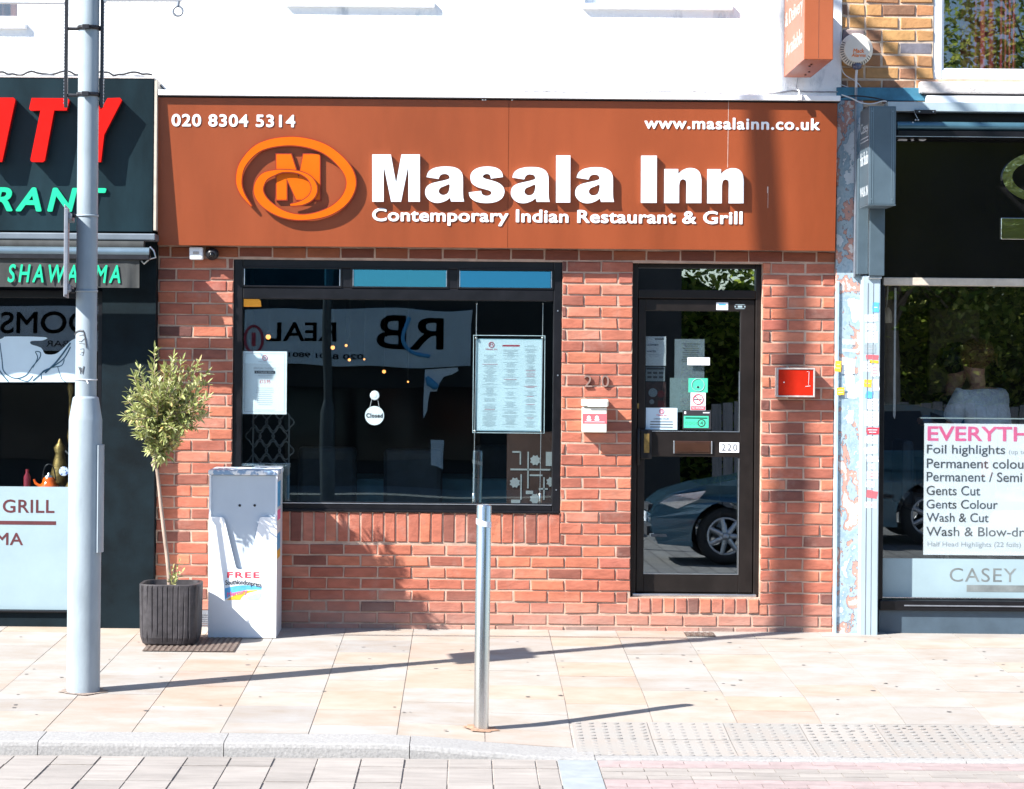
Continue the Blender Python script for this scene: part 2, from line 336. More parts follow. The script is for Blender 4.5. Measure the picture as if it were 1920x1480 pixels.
# ---------------------------------------------------------------- mesh helpers
ORG = {}
def seg_frame(d):
    d = d.normalized()
    up = Vector((0, 0, 1)) if abs(d.z) < .9 else Vector((1, 0, 0))
    a = d.cross(up).normalized(); return a, d.cross(a).normalized()
class MB:
    def __init__(s): s.v, s.f, s.m, s.sm = [], [], [], []
    def add(s, vs, fs, m=0, smooth=False):
        o = len(s.v); s.v += [tuple(v) for v in vs]
        for f in fs: s.f.append([i + o for i in f]); s.m.append(m); s.sm.append(smooth)
        return s
    def box(s, x0, x1, y0, y1, z0, z1, m=0, bev=0.0, rot=None):
        b = min(bev, abs(x1 - x0) * .45, abs(y1 - y0) * .45, abs(z1 - z0) * .45)
        if b <= 0:
            vs = [(x, y, z) for x in (x0, x1) for y in (y0, y1) for z in (z0, z1)]
            fs = [(0, 1, 3, 2), (4, 6, 7, 5), (0, 4, 5, 1), (2, 3, 7, 6), (0, 2, 6, 4), (1, 5, 7, 3)]
        else:
            bm = bmesh.new(); bmesh.ops.create_cube(bm, size=1)
            for v in bm.verts: v.co = Vector(((x0 + x1) / 2 + v.co.x * (x1 - x0), (y0 + y1) / 2 + v.co.y * (y1 - y0), (z0 + z1) / 2 + v.co.z * (z1 - z0)))
            bmesh.ops.bevel(bm, geom=bm.edges[:], offset=b, segments=2, profile=.5, affect='EDGES')
            bm.verts.index_update()
            vs = [v.co.copy() for v in bm.verts]; fs = [[v.index for v in f.verts] for f in bm.faces]; bm.free()
        if rot: vs = [rot @ Vector(v) for v in vs]
        return s.add(vs, fs, m)
    def rect(s, r, y0, y1, m=0, bev=0.0): return s.box(r[0], r[1], y0, y1, r[2], r[3], m, bev)
    def frame(s, r, t, y0, y1, m=0, bev=0.0):
        """picture-frame of four bars butted end to end; t = (left, right, bottom, top) widths"""
        if not isinstance(t, tuple): t = (t,) * 4
        s.box(r[0], r[0] + t[0], y0, y1, r[2], r[3], m, bev); s.box(r[1] - t[1], r[1], y0, y1, r[2], r[3], m, bev)
        s.box(r[0] + t[0], r[1] - t[1], y0, y1, r[2], r[2] + t[2], m, bev); s.box(r[0] + t[0], r[1] - t[1], y0, y1, r[3] - t[3], r[3], m, bev)
        return s
    def tube(s, pts, rad, n=10, m=0, caps=True, closed=False):
        pts = [Vector(p) for p in pts]
        rads = rad if isinstance(rad, (list, tuple)) else [rad] * len(pts)
        rings = []
        k = len(pts)
        pa = None
        for i, p in enumerate(pts):
            if closed: d = pts[(i + 1) % k] - pts[i - 1]
            else: d = pts[min(i + 1, k - 1)] - pts[max(i - 1, 0)]
            a, b = seg_frame(d)
            if pa is not None:
                dn = d.normalized(); a = (pa - dn * pa.dot(dn)).normalized(); b = dn.cross(a)
            pa = a
            rings.append([p + (a * math.cos(2 * math.pi * j / n) + b * math.sin(2 * math.pi * j / n)) * rads[i] for j in range(n)])
        vs = [v for r in rings for v in r]; fs = []
        for i in range(k if closed else k - 1):
            for j in range(n):
                i2 = (i + 1) % k
                fs.append((i * n + j, i * n + (j + 1) % n, i2 * n + (j + 1) % n, i2 * n + j))
        s.add(vs, fs, m, True)
        if caps and not closed:
            s.add(rings[0], [list(range(n))[::-1]], m); s.add(rings[-1], [list(range(n))], m)
        return s
    def lathe(s, cx, cy, prof, n=32, m=0, caps=True):
        """prof = [(radius, z)...] about a vertical axis"""
        vs = []; fs = []
        for r, z in prof: vs += [(cx + r * math.cos(2 * math.pi * j / n), cy + r * math.sin(2 * math.pi * j / n), z) for j in range(n)]
        for i in range(len(prof) - 1):
            for j in range(n): fs.append((i * n + j, i * n + (j + 1) % n, (i + 1) * n + (j + 1) % n, (i + 1) * n + j))
        s.add(vs, fs, m, True)
        if caps:
            for i, rev in ((0, True), (len(prof) - 1, False)):
                r, z = prof[i]
                if r > 1e-4:
                    ring = [(cx + r * math.cos(2 * math.pi * j / n), cy + r * math.sin(2 * math.pi * j / n), z) for j in range(n)]
                    s.add(ring, [list(range(n))[::-1] if rev else list(range(n))], m)
        return s
    def disc(s, cx, cz, r, y0, y1, n=28, m=0, bev=0.0):
        """a short round button whose axis is y (y0 = front, y1 = back)"""
        prof = [(r, y1), (r, y0 + bev), (r - bev, y0)] if bev else [(r, y1), (r, y0)]
        vs = []; fs = []
        for rr, y in prof: vs += [(cx + rr * math.cos(2 * math.pi * j / n), y, cz + rr * math.sin(2 * math.pi * j / n)) for j in range(n)]
        for i in range(len(prof) - 1):
            for j in range(n): fs.append((i * n + j, (i + 1) * n + j, (i + 1) * n + (j + 1) % n, i * n + (j + 1) % n))
        k = (len(prof) - 1) * n
        fs.append([k + j for j in range(n)]); fs.append([j for j in range(n)][::-1])
        return s.add(vs, fs, m)
    def ball(s, c, r, n=14, m=0, sc=(1, 1, 1)):
        vs = []; fs = []; h = n // 2
        for i in range(h + 1):
            th = math.pi * i / h
            for j in range(n):
                ph = 2 * math.pi * j / n
                vs.append((c[0] + r * sc[0] * math.sin(th) * math.cos(ph), c[1] + r * sc[1] * math.sin(th) * math.sin(ph), c[2] + r * sc[2] * math.cos(th)))
        for i in range(h):
            for j in range(n): fs.append((i * n + j, (i + 1) * n + j, (i + 1) * n + (j + 1) % n, i * n + (j + 1) % n))
        return s.add(vs, fs, m, True)
    def shape(s, loops, y0, y1, m=0, fn=None):
        """filled outline(s) in x,z (holes by even-odd) extruded from y0 (front) to y1 (back)"""
        cu = bpy.data.curves.new("tmp", 'CURVE'); cu.dimensions = '2D'; cu.fill_mode = 'BOTH'
        for lp in loops:
            sp = cu.splines.new('POLY'); sp.points.add(len(lp) - 1)
            for p, q in zip(sp.points, lp): p.co = (q[0], q[1], 0, 1)
            sp.use_cyclic_u = True
        h = abs(y1 - y0) / 2
        cu.extrude = h
        vs, fs = curve_mesh(cu)
        mid = (y0 + y1) / 2
        vs = [(v.x, mid - v.z, v.y) for v in vs]
        if fn: vs = [fn(v) for v in vs]
        return s.add(vs, fs, m)
    def text(s, txt, x0, x1, z0, z1, y0, y1, m=0, shear=0, bold=0, space=1.0, fn=None, flip=False):
        """lettering fitted to a rectangle of the wall; y0 front, y1 back"""
        vs, fs = text_mesh(txt, shear, bold, space)
        ax = min(v[0] for v in vs); bx = max(v[0] for v in vs); az = min(v[1] for v in vs); bz = max(v[1] for v in vs)
        out = []
        for v in vs:
            x = x0 + (v[0] - ax) / (bx - ax) * (x1 - x0); z = z0 + (v[1] - az) / (bz - az) * (z1 - z0)
            y = y0 - v[3] * .00006 if v[2] > 0 else y1
            out.append((x0 + x1 - x if flip else x, y, z))
        if fn: out = [fn(v) for v in out]
        return s.add(out, fs, m)
    def build(s, name, mats, parent=None, loc=None, smooth=None):
        me = bpy.data.meshes.new(name)
        if parent is not None: o0 = ORG[parent.name]
        else: o0 = Vector(loc) if loc is not None else Vector((0, 0, 0))
        me.from_pydata([tuple(Vector(v) - o0) for v in s.v], [], s.f)
        for m in (mats if isinstance(mats, (list, tuple)) else [mats]): me.materials.append(m)
        me.polygons.foreach_set('material_index', s.m)
        me.polygons.foreach_set('use_smooth', s.sm)
        me.update()
        ob = bpy.data.objects.new(name, me)
        COL.objects.link(ob)
        if parent is not None: ob.parent = parent
        else: ob.location = o0
        ORG[ob.name] = o0
        return ob
def curve_mesh(cu):
    ob = bpy.data.objects.new("tmp", cu); COL.objects.link(ob)
    dg = bpy.context.evaluated_depsgraph_get()
    me = bpy.data.meshes.new_from_object(ob.evaluated_get(dg))
    vs = [v.co.copy() for v in me.vertices]; fs = [list(p.vertices) for p in me.polygons]
    bpy.data.objects.remove(ob); bpy.data.meshes.remove(me); bpy.data.curves.remove(cu)
    return vs, fs
_TXT = {}
def text_mesh(txt, shear, bold, space):
    k = (txt, shear, bold, space)
    if k not in _TXT:
        cu = bpy.data.curves.new("tmp", 'FONT'); cu.body = txt; cu.shear = shear; cu.space_character = space; cu.extrude = .05; cu.resolution_u = 4
        vs, fs = curve_mesh(cu)
        n = len(vs); V4, F4 = [], []
        offs = [(0, 0)] + ([(bold * math.cos(q * math.pi / 4), bold * math.sin(q * math.pi / 4)) for q in range(8)] if bold else [])
        for i, (dx, dy) in enumerate(offs):
            V4 += [(v.x + dx, v.y + dy, v.z, i) for v in vs]; F4 += [[q + i * n for q in f] for f in fs]
        _TXT[k] = (V4, F4)
    return _TXT[k]
def thing(name, label, cat, loc, group=None):
    o = bpy.data.objects.new(name, None); o.empty_display_size = .1
    COL.objects.link(o); o.location = loc; ORG[o.name] = Vector(loc)
    return tag(o, label, cat, group)
def tag(o, label, cat, group=None):
    o['label'] = label; o['category'] = cat
    if group: o['group'] = group
    return o
def struct(o, kind='structure'):
    o['kind'] = kind; return o
def cr(pts, n=5, closed=True):
    """smooth curve through points"""
    out = []; k = len(pts)
    for i in range(k if closed else k - 1):
        p = [pts[(i + j) % k] if closed else pts[max(0, min(k - 1, i + j))] for j in (-1, 0, 1, 2)]
        for a in range(n):
            t = a / n
            out.append(tuple(.5 * (2 * p[1][q] + (p[2][q] - p[0][q]) * t + (2 * p[0][q] - 5 * p[1][q] + 4 * p[2][q] - p[3][q]) * t * t + (3 * p[1][q] - p[0][q] - 3 * p[2][q] + p[3][q]) * t ** 3) for q in range(len(pts[0]))))
    if not closed: out.append(tuple(pts[-1]))
    return out

# ---------------------------------------------------------------- bricks laid one by one
def brick(mb, x0, x1, z0, z1, y=0.0, rough=.0035):
    if x1 - x0 < .02 or z1 - z0 < .015: return
    j = lambda: random.uniform(-rough, rough)
    e = .005
    yo = y + random.uniform(-.004, .003)
    P = [(x0 + j() * .6, z0 + j() * .6), (x1 + j() * .6, z0 + j() * .6), (x1 + j() * .6, z1 + j() * .6), (x0 + j() * .6, z1 + j() * .6)]
    C = [(1, 1), (-1, 1), (-1, -1), (1, -1)]
    vs = [(p[0], y + .03, p[1]) for p in P]
    vs += [(p[0], yo + .004 + abs(j()), p[1]) for p in P]
    vs += [(p[0] + c[0] * e + j() * .5, yo - .002 + j() * .5, p[1] + c[1] * e + j() * .5) for p, c in zip(P, C)]
    fs = [(a + k, a + (k + 1) % 4, a + 4 + (k + 1) % 4, a + 4 + k) for a in (0, 4) for k in range(4)] + [(8, 9, 10, 11)]
    mb.add(vs, fs)
def cut_rows(spans, holes, z0, z1):
    """spans minus the holes that reach into this course"""
    out = list(spans)
    for h in holes:
        if h[3] <= z0 + .012 or h[2] >= z1 - .012: continue
        nx = []
        for a, b in out:
            if h[1] <= a or h[0] >= b: nx.append((a, b)); continue
            if h[0] > a + .02: nx.append((a, h[0]))
            if h[1] < b - .02: nx.append((h[1], b))
        out = nx
    return out
def lay(mb, x0, x1, z0, z1, holes=(), course=.0752, L=.2245, joint=.0095, phase=0.0, y=0.0, mixed=False, rough=.0035):
    k = 0; z = z0
    while z < z1 - .02:
        zt = min(z + course, z1)
        for a, b in cut_rows([(x0, x1)], holes, z, zt):
            off = phase + (L / 2 if k % 2 else 0)
            x = a - ((a - off) % L)
            while x < b:
                ln = L
                if mixed and random.random() < .4: ln = L / 2
                brick(mb, max(a, x) + (joint / 2 if x > a else 0), min(b, x + ln) - (joint / 2 if x + ln < b else 0), z + joint / 2, zt - joint / 2, y, rough)
                x += ln
        z += course; k += 1
def soldiers(mb, x0, x1, z0, z1, y=0.0, w=.0765, joint=.010):
    n = max(1, round((x1 - x0) / w)); s = (x1 - x0) / n
    for i in range(n): brick(mb, x0 + i * s + joint / 2, x0 + (i + 1) * s - joint / 2, z0 + joint / 2, z1 - joint / 2, y)
def wall_with_holes(mb, x0, x1, y0, y1, z0, z1, holes, m=0):
    """solid wall cut by rectangular openings, as butted blocks"""
    zs = sorted({z0, z1} | {min(max(h[k], z0), z1) for h in holes for k in (2, 3)})
    for a, b in zip(zs, zs[1:]):
        if b - a < 1e-5: continue
        for p, q in cut_rows([(x0, x1)], holes, a, b):
            mb.box(p, q, y0, y1, a, b, m)

# ================================================================ SETTING: ground, pavement, kerb, road
mb = MB(); mb.box(-150, 150, -150, 150, -.9, -.6)
struct(mb.build("ground", pm("earth", (.1, .095, .09), rough=1)))
mb = MB(); mb.box(-30, 30, -16.2, -5.6, -.6, ROAD_Z - .004)
struct(mb.build("road", M_road))
mb = MB(); mb.box(-30, 30, -19.0, -16.2, -.6, ROAD_Z + .11)
struct(mb.build("far_pavement", pm("far_paving", (.14, .135, .13), rough=.85, var=.12, scale=3)))

def slab(mb, x0, x1, d0, d1, h=None, top=0.0, g=.0021, n=1, chip=.003):
    """one paving slab following the fall of the pavement; n cells in depth"""
    hh = h or ground
    j = [random.uniform(-chip, chip) * .4 for _ in range(4)]
    tp = top + random.uniform(-.0012, .0012)
    a0, a1, b0, b1 = x0 + g, x1 - g, d0 + g, d1 - g
    nx = max(1, int((x1 - x0) / .25)); nd = max(n, int((d1 - d0) / .25))
    vs = []; fs = []
    for i in range(nx + 1):
        for k in range(nd + 1):
            x = a0 + (a1 - a0) * i / nx; d = b0 + (b1 - b0) * k / nd
            vs.append((x, -d, hh(x, d) + tp))
    q = nd + 1
    for i in range(nx):
        for k in range(nd): fs.append((i * q + k, i * q + k + 1, (i + 1) * q + k + 1, (i + 1) * q + k))
    rim = [i * q for i in range(nx + 1)] + [nx * q + k for k in range(1, q)] + [i * q + nd for i in range(nx - 1, -1, -1)] + [k for k in range(nd - 1, 0, -1)]
    o = len(vs)
    for r in rim: vs.append((vs[r][0], vs[r][1], vs[r][2] - .05))
    for a in range(len(rim)):
        b = (a + 1) % len(rim); fs.append((rim[a], rim[b], o + b, o + a))
    mb.add(vs, fs)
# bedding under the slabs (joint colour)
def sheet(x0, x1, d0, d1, nx, nd, fn, dz):
    vs = []; fs = []
    for i in range(nx + 1):
        for k in range(nd + 1):
            x = x0 + (x1 - x0) * i / nx; d = d0 + (d1 - d0) * k / nd
            vs.append((x, -d, fn(x, d) + dz))
    for i in range(nx):
        for k in range(nd):
            a = i * (nd + 1) + k; fs.append((a, a + 1, a + nd + 2, a + nd + 1))
    return vs, fs
CW, PH = .445, -.335
TX = PH + 2 * CW + .012                    # where the tactile paving starts
TD0 = 3.22
mb = MB()
random.seed(21)
vs, fs = sheet(-14, 14, -.1, KERB_F - .03, 112, 18, ground, -.0045)
mb.add(vs, fs, 1)
k = -24
while PH + k * CW < 11:
    x0 = PH + k * CW; x1 = x0 + CW
    end = TD0 if x0 > TX - .1 else KERB_B
    d = -.02 - random.uniform(0, .35)
    while d < end - .02:
        ln = random.choice((.38, .45, .52, .60, .66))
        d1 = d + ln
        if end - d1 < .22: d1 = end
        a = max(d, -.02)
        if d1 - a > .08:
            slab(mb, x0, x1, a, d1)
        d = d1
    k += 1
random.seed(77)
for q in range(170):
    x, dd = random.uniform(-4.2, 5.5), random.uniform(.25, 3.6)
    r_ = random.uniform(.006, .017); z = ground(x, dd) + .0022; n = 9
    vs = [(x + r_ * random.uniform(.7, 1.2) * math.cos(2 * math.pi * k / n), -dd + r_ * random.uniform(.7, 1.2) * math.sin(2 * math.pi * k / n), z) for k in range(n)]
    mb.add(vs, [tuple(range(n))], 2)
struct(mb.build("pavement", [M_slab, M_joint, pm("trodden_gum", (.13, .12, .12), rough=.9, var=.3, scale=30)]))

# tactile paving with its blisters
mb = MB()
tx = TX
while tx < 9:
    for d0 in (TD0, TD0 + .375):
        slab(mb, tx, tx + .40, d0, d0 + .375, top=.001)
    tx += .40
x = TX + .035
while x < 7.5:
    d = TD0 + .035
    while d < TD0 + .745:
        z = ground(x, d) + .0015
        n = 8; vs = []
        for r, h in ((.0165, 0), (.0125, .0026)):
            vs += [(x + r * math.cos(2 * math.pi * q / n), -d + r * math.sin(2 * math.pi * q / n), z + h) for q in range(n)]
        mb.add(vs, [(q, (q + 1) % n, n + (q + 1) % n, n + q) for q in range(n)] + [tuple(range(n, 2 * n))], 1)
        d += .0645
    x += .0667
struct(mb.build("tactile_paving", [M_tactile, pm("tactile_blister", (.25, .24, .23), rough=.85, var=.12, scale=9)]))

# kerb stones
def kerb_top(x, d): return ground(x, d) + .001
mb = MB(); random.seed(5)
xs = [-13.5]
while xs[-1] < 11: xs.append(xs[-1] + .915)
off = W(72, 1410, 4.05)[0] - min(xs, key=lambda q: abs(q - W(72, 1410, 4.05)[0]))
for a, b in zip(xs, xs[1:]):
    a += off; b += off
    db = KERB_B if a < TX - .3 else TD0 + .752
    a0, b0 = a + .0022, b - .0022
    n = 8; vs = []; fs = []
    prof = [(db + .003, -.05, 0), (db + .003, 0, 0), (KERB_F - .022, 0, 0), (KERB_F - .006, -.006, 0), (KERB_F, -.022, 0), (KERB_F + .012, -.30, 1)]
    for i in range(n + 1):
        x = a0 + (b0 - a0) * i / n
        for (d, dz, base) in prof:
            jit = random.uniform(-.002, .002)
            vs.append((x, -d + jit, kerb_top(x, min(d, KERB_F)) + dz + jit * .5))
    q = len(prof)
    for i in range(n):
        for kk in range(q - 1): fs.append((i * q + kk, (i + 1) * q + kk, (i + 1) * q + kk + 1, i * q + kk + 1))
    fs.append(tuple(range(q))); fs.append(tuple(n * q + kk for kk in range(q - 1, -1, -1)))
    mb.add([Vector(v) for v in vs], fs)
struct(mb.build("kerb", M_kerb))

# channel and road setts near the kerb
def flat(x, d): return ROAD_Z
mb = MB(); random.seed(9)
XR = W(1050, 1450, 4.5)[0]
x = -12.0
while x < XR - .1:
    wd = .213
    x1 = min(x + wd, XR)
    d = KERB_F + .012
    for ln in (.26, .42, .42, .42):
        o = random.uniform(-.01, .01)
        slab(mb, x, x1, d, d + ln, h=flat, g=.0045, top=random.uniform(-.002, .002)); d += ln
    x = x1
struct(mb.build("road_setts", M_sett))
mb = MB()
d = KERB_F + .012
for ln in (.5, .5, .53): slab(mb, XR, XR + .2, d, d + ln, h=flat, g=.004); d += ln
struct(mb.build("channel_strip", M_paleslab))
for nm, d0, rows, rw, mm in (("red_paving_strip", KERB_F + .012, 2, .105, M_pinkpaver), ("grey_paving_strip", KERB_F + .226, 3, .105, M_sett), ("outer_red_paving_strip", KERB_F + .545, 9, .105, M_pinkpaver)):
    mb = MB()
    for r in range(rows):
        x = XR + .2 + (.1 if r % 2 else 0)
        if r % 2: slab(mb, XR + .2, x, d0 + r * rw, d0 + (r + 1) * rw, h=flat, g=.0025)
        while x < 9:
            slab(mb, x, x + .21, d0 + r * rw, d0 + (r + 1) * rw, h=flat, g=.0025); x += .21
    struct(mb.build(nm, mm))
mb = MB(); mb.box(-13, 13, -5.62, -KERB_F - .002, -.55, ROAD_Z - .006)
struct(mb.build("road_bedding", M_joint))

# ================================================================ RESTAURANT BUILDING
X0, X1 = W(294, 800)[0], W(1563, 800)[0]
WIN = R(436, 488, 1053, 960); DOOR = R(1184, 494, 1428, 1121)
ZS = W(930, 478)[1]                     # underside line of the sign
XR1 = W(1577, 90)[0]                    # right end of the white wall
rb = thing("restaurant_building", "white rendered building with a red brick shopfront under the orange sign", "building", ((X0 + X1) / 2, 0, 0))
random.seed(11)
mb = MB()
sill_top = WIN[2]; sold_bot = W(790, 1018)[1]
d_sold_top, d_sold_bot = DOOR[2], W(1300, 1151)[1]
lint = W(930, 488)[1]
SOLD = (WIN[0] + .0, WIN[1] + .0, sold_bot, sill_top)
DS = (DOOR[0] - .02, DOOR[1] - .005, d_sold_bot, d_sold_top)
zc = lint - .0752 * 34
lay(mb, X0, X1, zc, lint, holes=[WIN, DOOR, SOLD, DS], phase=W(1185, 800)[0] - X0 + X0 - .1)
soldiers(mb, SOLD[0], SOLD[1], SOLD[2], SOLD[3])
soldiers(mb, DS[0], DS[1], DS[2], DS[3], y=-.002)
bw = mb.build("brick_wall", M_brick, rb)
mb = MB(); lay(mb, X0, X1, lint, lint + .0752 * 2, phase=.06, L=.2245); mb.build("lintel_course", M_brownbrick, bw)
mb = MB(); wall_with_holes(mb, X0, X1, .0045, .25, -.3, lint + .6, [WIN, DOOR])
mb.build("mortar_bed", M_mortar, bw)
# white rendered upper wall with window openings
ZB = W(900, 196)[1]
UW = [R(543, -420, 812, 4), R(1098, -420, 1370, 9), R(-170, -420, 48, 44)]
XL = -6.2
mb = MB(); wall_with_holes(mb, XL, XR1, -.02, .25, ZB, 7.2, UW)
mb.build("rendered_wall", M_render, rb)
mb = MB(); mb.box(XL - .1, XR1 + .02, -.06, .35, 7.2, 7.32, 0, .01)
mb.build("parapet_coping", M_stonesill, rb)
for i, u in enumerate(UW):
    mb = MB(); mb.frame(u, .055, .03, .10, 0, .006); mb.box(u[0] + .055, u[1] - .055, .04, .09, (u[2] + u[3]) / 2 - .03, (u[2] + u[3]) / 2 + .03, 0, .005)
    if i == 2: mb.box((u[0] + u[1]) / 2 - .03, (u[0] + u[1]) / 2 + .03, .04, .09, u[2] + .055, (u[2] + u[3]) / 2 - .03, 0)
    wf = mb.build("upper_window", M_upvc, rb)
    mb = MB(); mb.box(u[0] + .05, u[1] - .05, .064, .070, u[2] + .05, u[3] - .05)
    mb.build("pane", M_glass_up, wf)
    mb = MB(); mb.box(u[0] - .02, u[1] + .02, -.055, .03, u[2] - .038, u[2] - .001, 0, .008)
    mb.build("sill", M_trimwhite, wf)
    if i == 2:
        mb = MB()
        zz = u[2] + .06
        vs, fs = [], []
        nn = 40
        for a in range(nn + 1):
            x = u[0] + .06 + (u[1] - u[0] - .12) * a / nn
            for z in (zz, u[3] - .06): vs.append((x, .16 + .015 * math.sin(a * 1.1), z))
        mb.add(vs, [(a * 2, a * 2 + 2, a * 2 + 3, a * 2 + 1) for a in range(nn)], 0, True)
        mb.build("curtain", pm("brown_curtain", (.32, .14, .09), rough=.9, var=.3, scale=6, stretch=(4, 4, .5)), wf)
    else:
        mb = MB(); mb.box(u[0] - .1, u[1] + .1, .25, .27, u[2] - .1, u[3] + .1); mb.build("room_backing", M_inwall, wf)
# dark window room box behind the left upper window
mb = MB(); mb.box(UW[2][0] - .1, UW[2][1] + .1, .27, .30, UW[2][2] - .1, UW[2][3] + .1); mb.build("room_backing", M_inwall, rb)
# flashing and dark joint over the sign
r = R(300, 177, 1572, 187, .1)
mb = MB(); mb.rect((r[0], r[1], r[2], r[3]), -.20, -.02, 0, .004); mb.box(r[0], r[1], -.18, -.03, r[2] - .006, r[2] - .001, 1)
mb.build("flashing", [M_trimwhite, M_ink], rb)
mb = MB(); random.seed(3)
pts = []
for i in range(60):
    t = i / 59; x, z = W(305 + t * 1265, 174 + 2.2 * math.sin(t * 31) + random.uniform(-1.6, 1.6))
    pts.append((x, -.026, z))
mb.tube(pts, .0045, 6)
mb.build("render_crack", pm("cracked_render_edge", (.30, .29, .30), rough=1, var=.4, scale=30), rb)
# shop interior
IN = (X0 + .05, X1 - .05, .252, 6.6, .10, 2.75)
def room(parent, x0, x1, y0, y1, z0, z1, wall, floor, ceil):
    mb = MB(); t = .06
    mb.box(x0 - t, x0, y0, y1, z0, z1); mb.box(x1, x1 + t, y0, y1, z0, z1); mb.box(x0 - t, x1 + t, y1, y1 + t, z0, z1)
    mb.build("interior_wall", wall, parent)
    mb = MB(); mb.box(x0 - t, x1 + t, y0, y1 + t, z0 - t, z0); mb.build("interior_floor", floor, parent)
    mb = MB(); mb.box(x0 - t, x1 + t, y0, y1 + t, z1, z1 + t); mb.build("interior_ceiling", ceil, parent)
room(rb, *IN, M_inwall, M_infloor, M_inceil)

# ---- shop window
def cell(r, t): return (r[0] + t, r[1] - t, r[2] + t, r[3] - t)
FRM = (.078, .062, .055, .07)
mb = MB()
FY0, FY1 = .015, .085
x0, x1, z0, z1 = WIN
mb.frame(WIN, (.062, .058, .05, .058), FY0, FY1, 0, .006)
gx0, gx1 = x0 + .062, x1 - .058
tb = W(745, 563)[1]; tt = W(745, 541)[1]
mb.box(gx0, gx1, FY0, FY1, tb, tt, 0, .006)
cells = []
cx = [W(457, 525)[0], W(638, 525)[0], W(661, 525)[0], W(838, 525)[0], W(861, 525)[0], W(1035, 525)[0]]
ttop = W(745, 506)[1]
for a, b in ((cx[1], cx[2]), (cx[3], cx[4])): mb.box(a, b, FY0, FY1, tt, z1 - .058, 0, .006)
mb.box(x0 + .01, x1 - .01, -.012, FY0 + .01, z0 - .003, z0 + .012, 0, .003)
mb.box(gx0, gx1, FY0 - .004, FY0 + .012, z0 + .05, z0 + .055, 1); mb.box(gx0, gx1, FY0 + .012, FY0 + .03, z0 + .05, z0 + .062, 0)
for px_, py_ in ((1046, 583), (1046, 704), (1043, 919)):
    a = W(px_, py_); mb.disc(a[0], a[1], .005, FY0 - .004, FY0 + .01, 10, 1)
sw = mb.build("shop_window", [M_blackframe, M_silver], rb)
mb = MB(); mb.box(gx0, gx1, .048, .054, z0 + .05, tb + .004); mb.build("pane", M_glass, sw)
for i in range(3):
    a, b = cx[2 * i], cx[2 * i + 1]
    mb = MB(); mb.frame((a - .012, b + .012, tt - .0, z1 - .05), .012, FY0 - .006, FY0 + .03, 0, .003)
    mb.box(a + .001, a + .006, FY0 - .008, FY0 - .004, tt + .014, z1 - .066, 1); mb.box(b - .006, b - .001, FY0 - .008, FY0 - .004, tt + .014, z1 - .066, 1)
    tf = mb.build("transom_frame", [M_blackframe, M_silver], sw)
    tiltv = (-.002, .010, .030)[i]
    mb = MB(); mb.box(a, b, .048, .054, tt + .010, z1 - .060)
    mb.v = [(v[0], v[1] + (v[2] - tt) * tiltv, v[2]) for v in mb.v]
    mb.build("transom_pane", M_glass_top, sw)

# ---- door
DY = .10
mb = MB()
mb.frame(DOOR, (.042, .036, .02, .03), DY - .02, DY + .07, 0, .005)
dl = R(1199, 561, 1410, 1113); 
mb.box(DOOR[0] + .042, DOOR[1] - .036, DY - .02, DY + .07, dl[3] + .004, dl[3] + .062, 0, .005)
drf = mb.build("door_frame", M_doorframe, rb)
mb = MB(); mb.box(DOOR[0] + .042, DOOR[1] - .036, DY + .03, DY + .036, dl[3] + .062, DOOR[3] - .03); mb.build("transom_pane", M_glass_door, drf)
mb = MB(); mb.box(DOOR[0] + .02, DOOR[1] - .02, DY - .05, DY + .02, DOOR[2] + .001, DOOR[2] + .019, 0, .003); mb.build("threshold_strip", M_silver, drf)
UG = R(1212, 583, 1391, 811); LG = R(1209, 858, 1390, 1080)
LX0, LX1, LZ0, LZ1 = DOOR[0] + .046, DOOR[1] - .040, DOOR[2] + .024, dl[3]
mb = MB(); D0, D1 = DY, DY + .055
gxa, gxb = UG[0], UG[1]
mb.box(LX0, gxa, D0, D1, LZ0, LZ1, 0, .004); mb.box(gxb, LX1, D0, D1, LZ0, LZ1, 0, .004)
mb.box(gxa, gxb, D0, D1, LZ0, LG[2], 0, .004); mb.box(gxa, gxb, D0, D1, LG[3], UG[2], 0, .004); mb.box(gxa, gxb, D0, D1, UG[3], LZ1, 0, .004)
mb.box(gxa, gxb, D0 - .003, D0 + .01, UG[2] + .001, UG[2] + .005, 1); mb.box(gxb - .005, gxb - .001, D0 - .003, D0 + .01, UG[2] + .006, UG[3] - .4, 1)
mb.box(gxa, gxb, D0 - .003, D0 + .01, LG[2] + .001, LG[2] + .005, 1); mb.box(gxb - .005, gxb - .001, D0 - .003, D0 + .01, LG[2] + .006, LG[3] - .01, 1)
dr = mb.build("door", [M_doorframe, M_silver], rb)
for g in (UG, LG):
    mb = MB(); mb.box(gxa, gxb, D0 + .026, D0 + .032, g[2], g[3])
    if g is LG: mb.v = [(v[0], v[1] - (v[2] - g[2]) * -.012, v[2]) for v in mb.v]
    mb.build("door_pane", M_glass_door, dr)
mb = MB(); r = R(1201, 806, 1224, 862); mb.rect(r, D0 - .03, D0 - .001, 0, .008)
a = R(1209, 814, 1219, 850); mb.rect(a, D0 - .034, D0 - .030, 1, .001)
a = R(1196, 757, 1200, 767); t = MB(); t.rect(a, D0 - .012, D0 - .001, 0, .002); t.build("keyhole", M_gold, dr)
mb.build("lock_plate", [M_blackframe, M_gold], dr); mb = MB(); mb.tube([(r[0] - .01, D0 - .028, r[2] - .04), (r[0] - .01, D0 - .04, r[2]), (r[0] - .01, D0 - .04, r[3] - .02), (r[0] - .01, D0 - .028, r[3])], .012, 8, 0)
mb.build("handle", [M_blackframe, M_gold], dr)
mb = MB(); r = R(1266, 828, 1337, 852); mb.rect(r, D0 - .010, D0 - .0005, 0, .004); mb.rect(cell(r, .012), D0 - .014, D0 - .010, 0, .003)
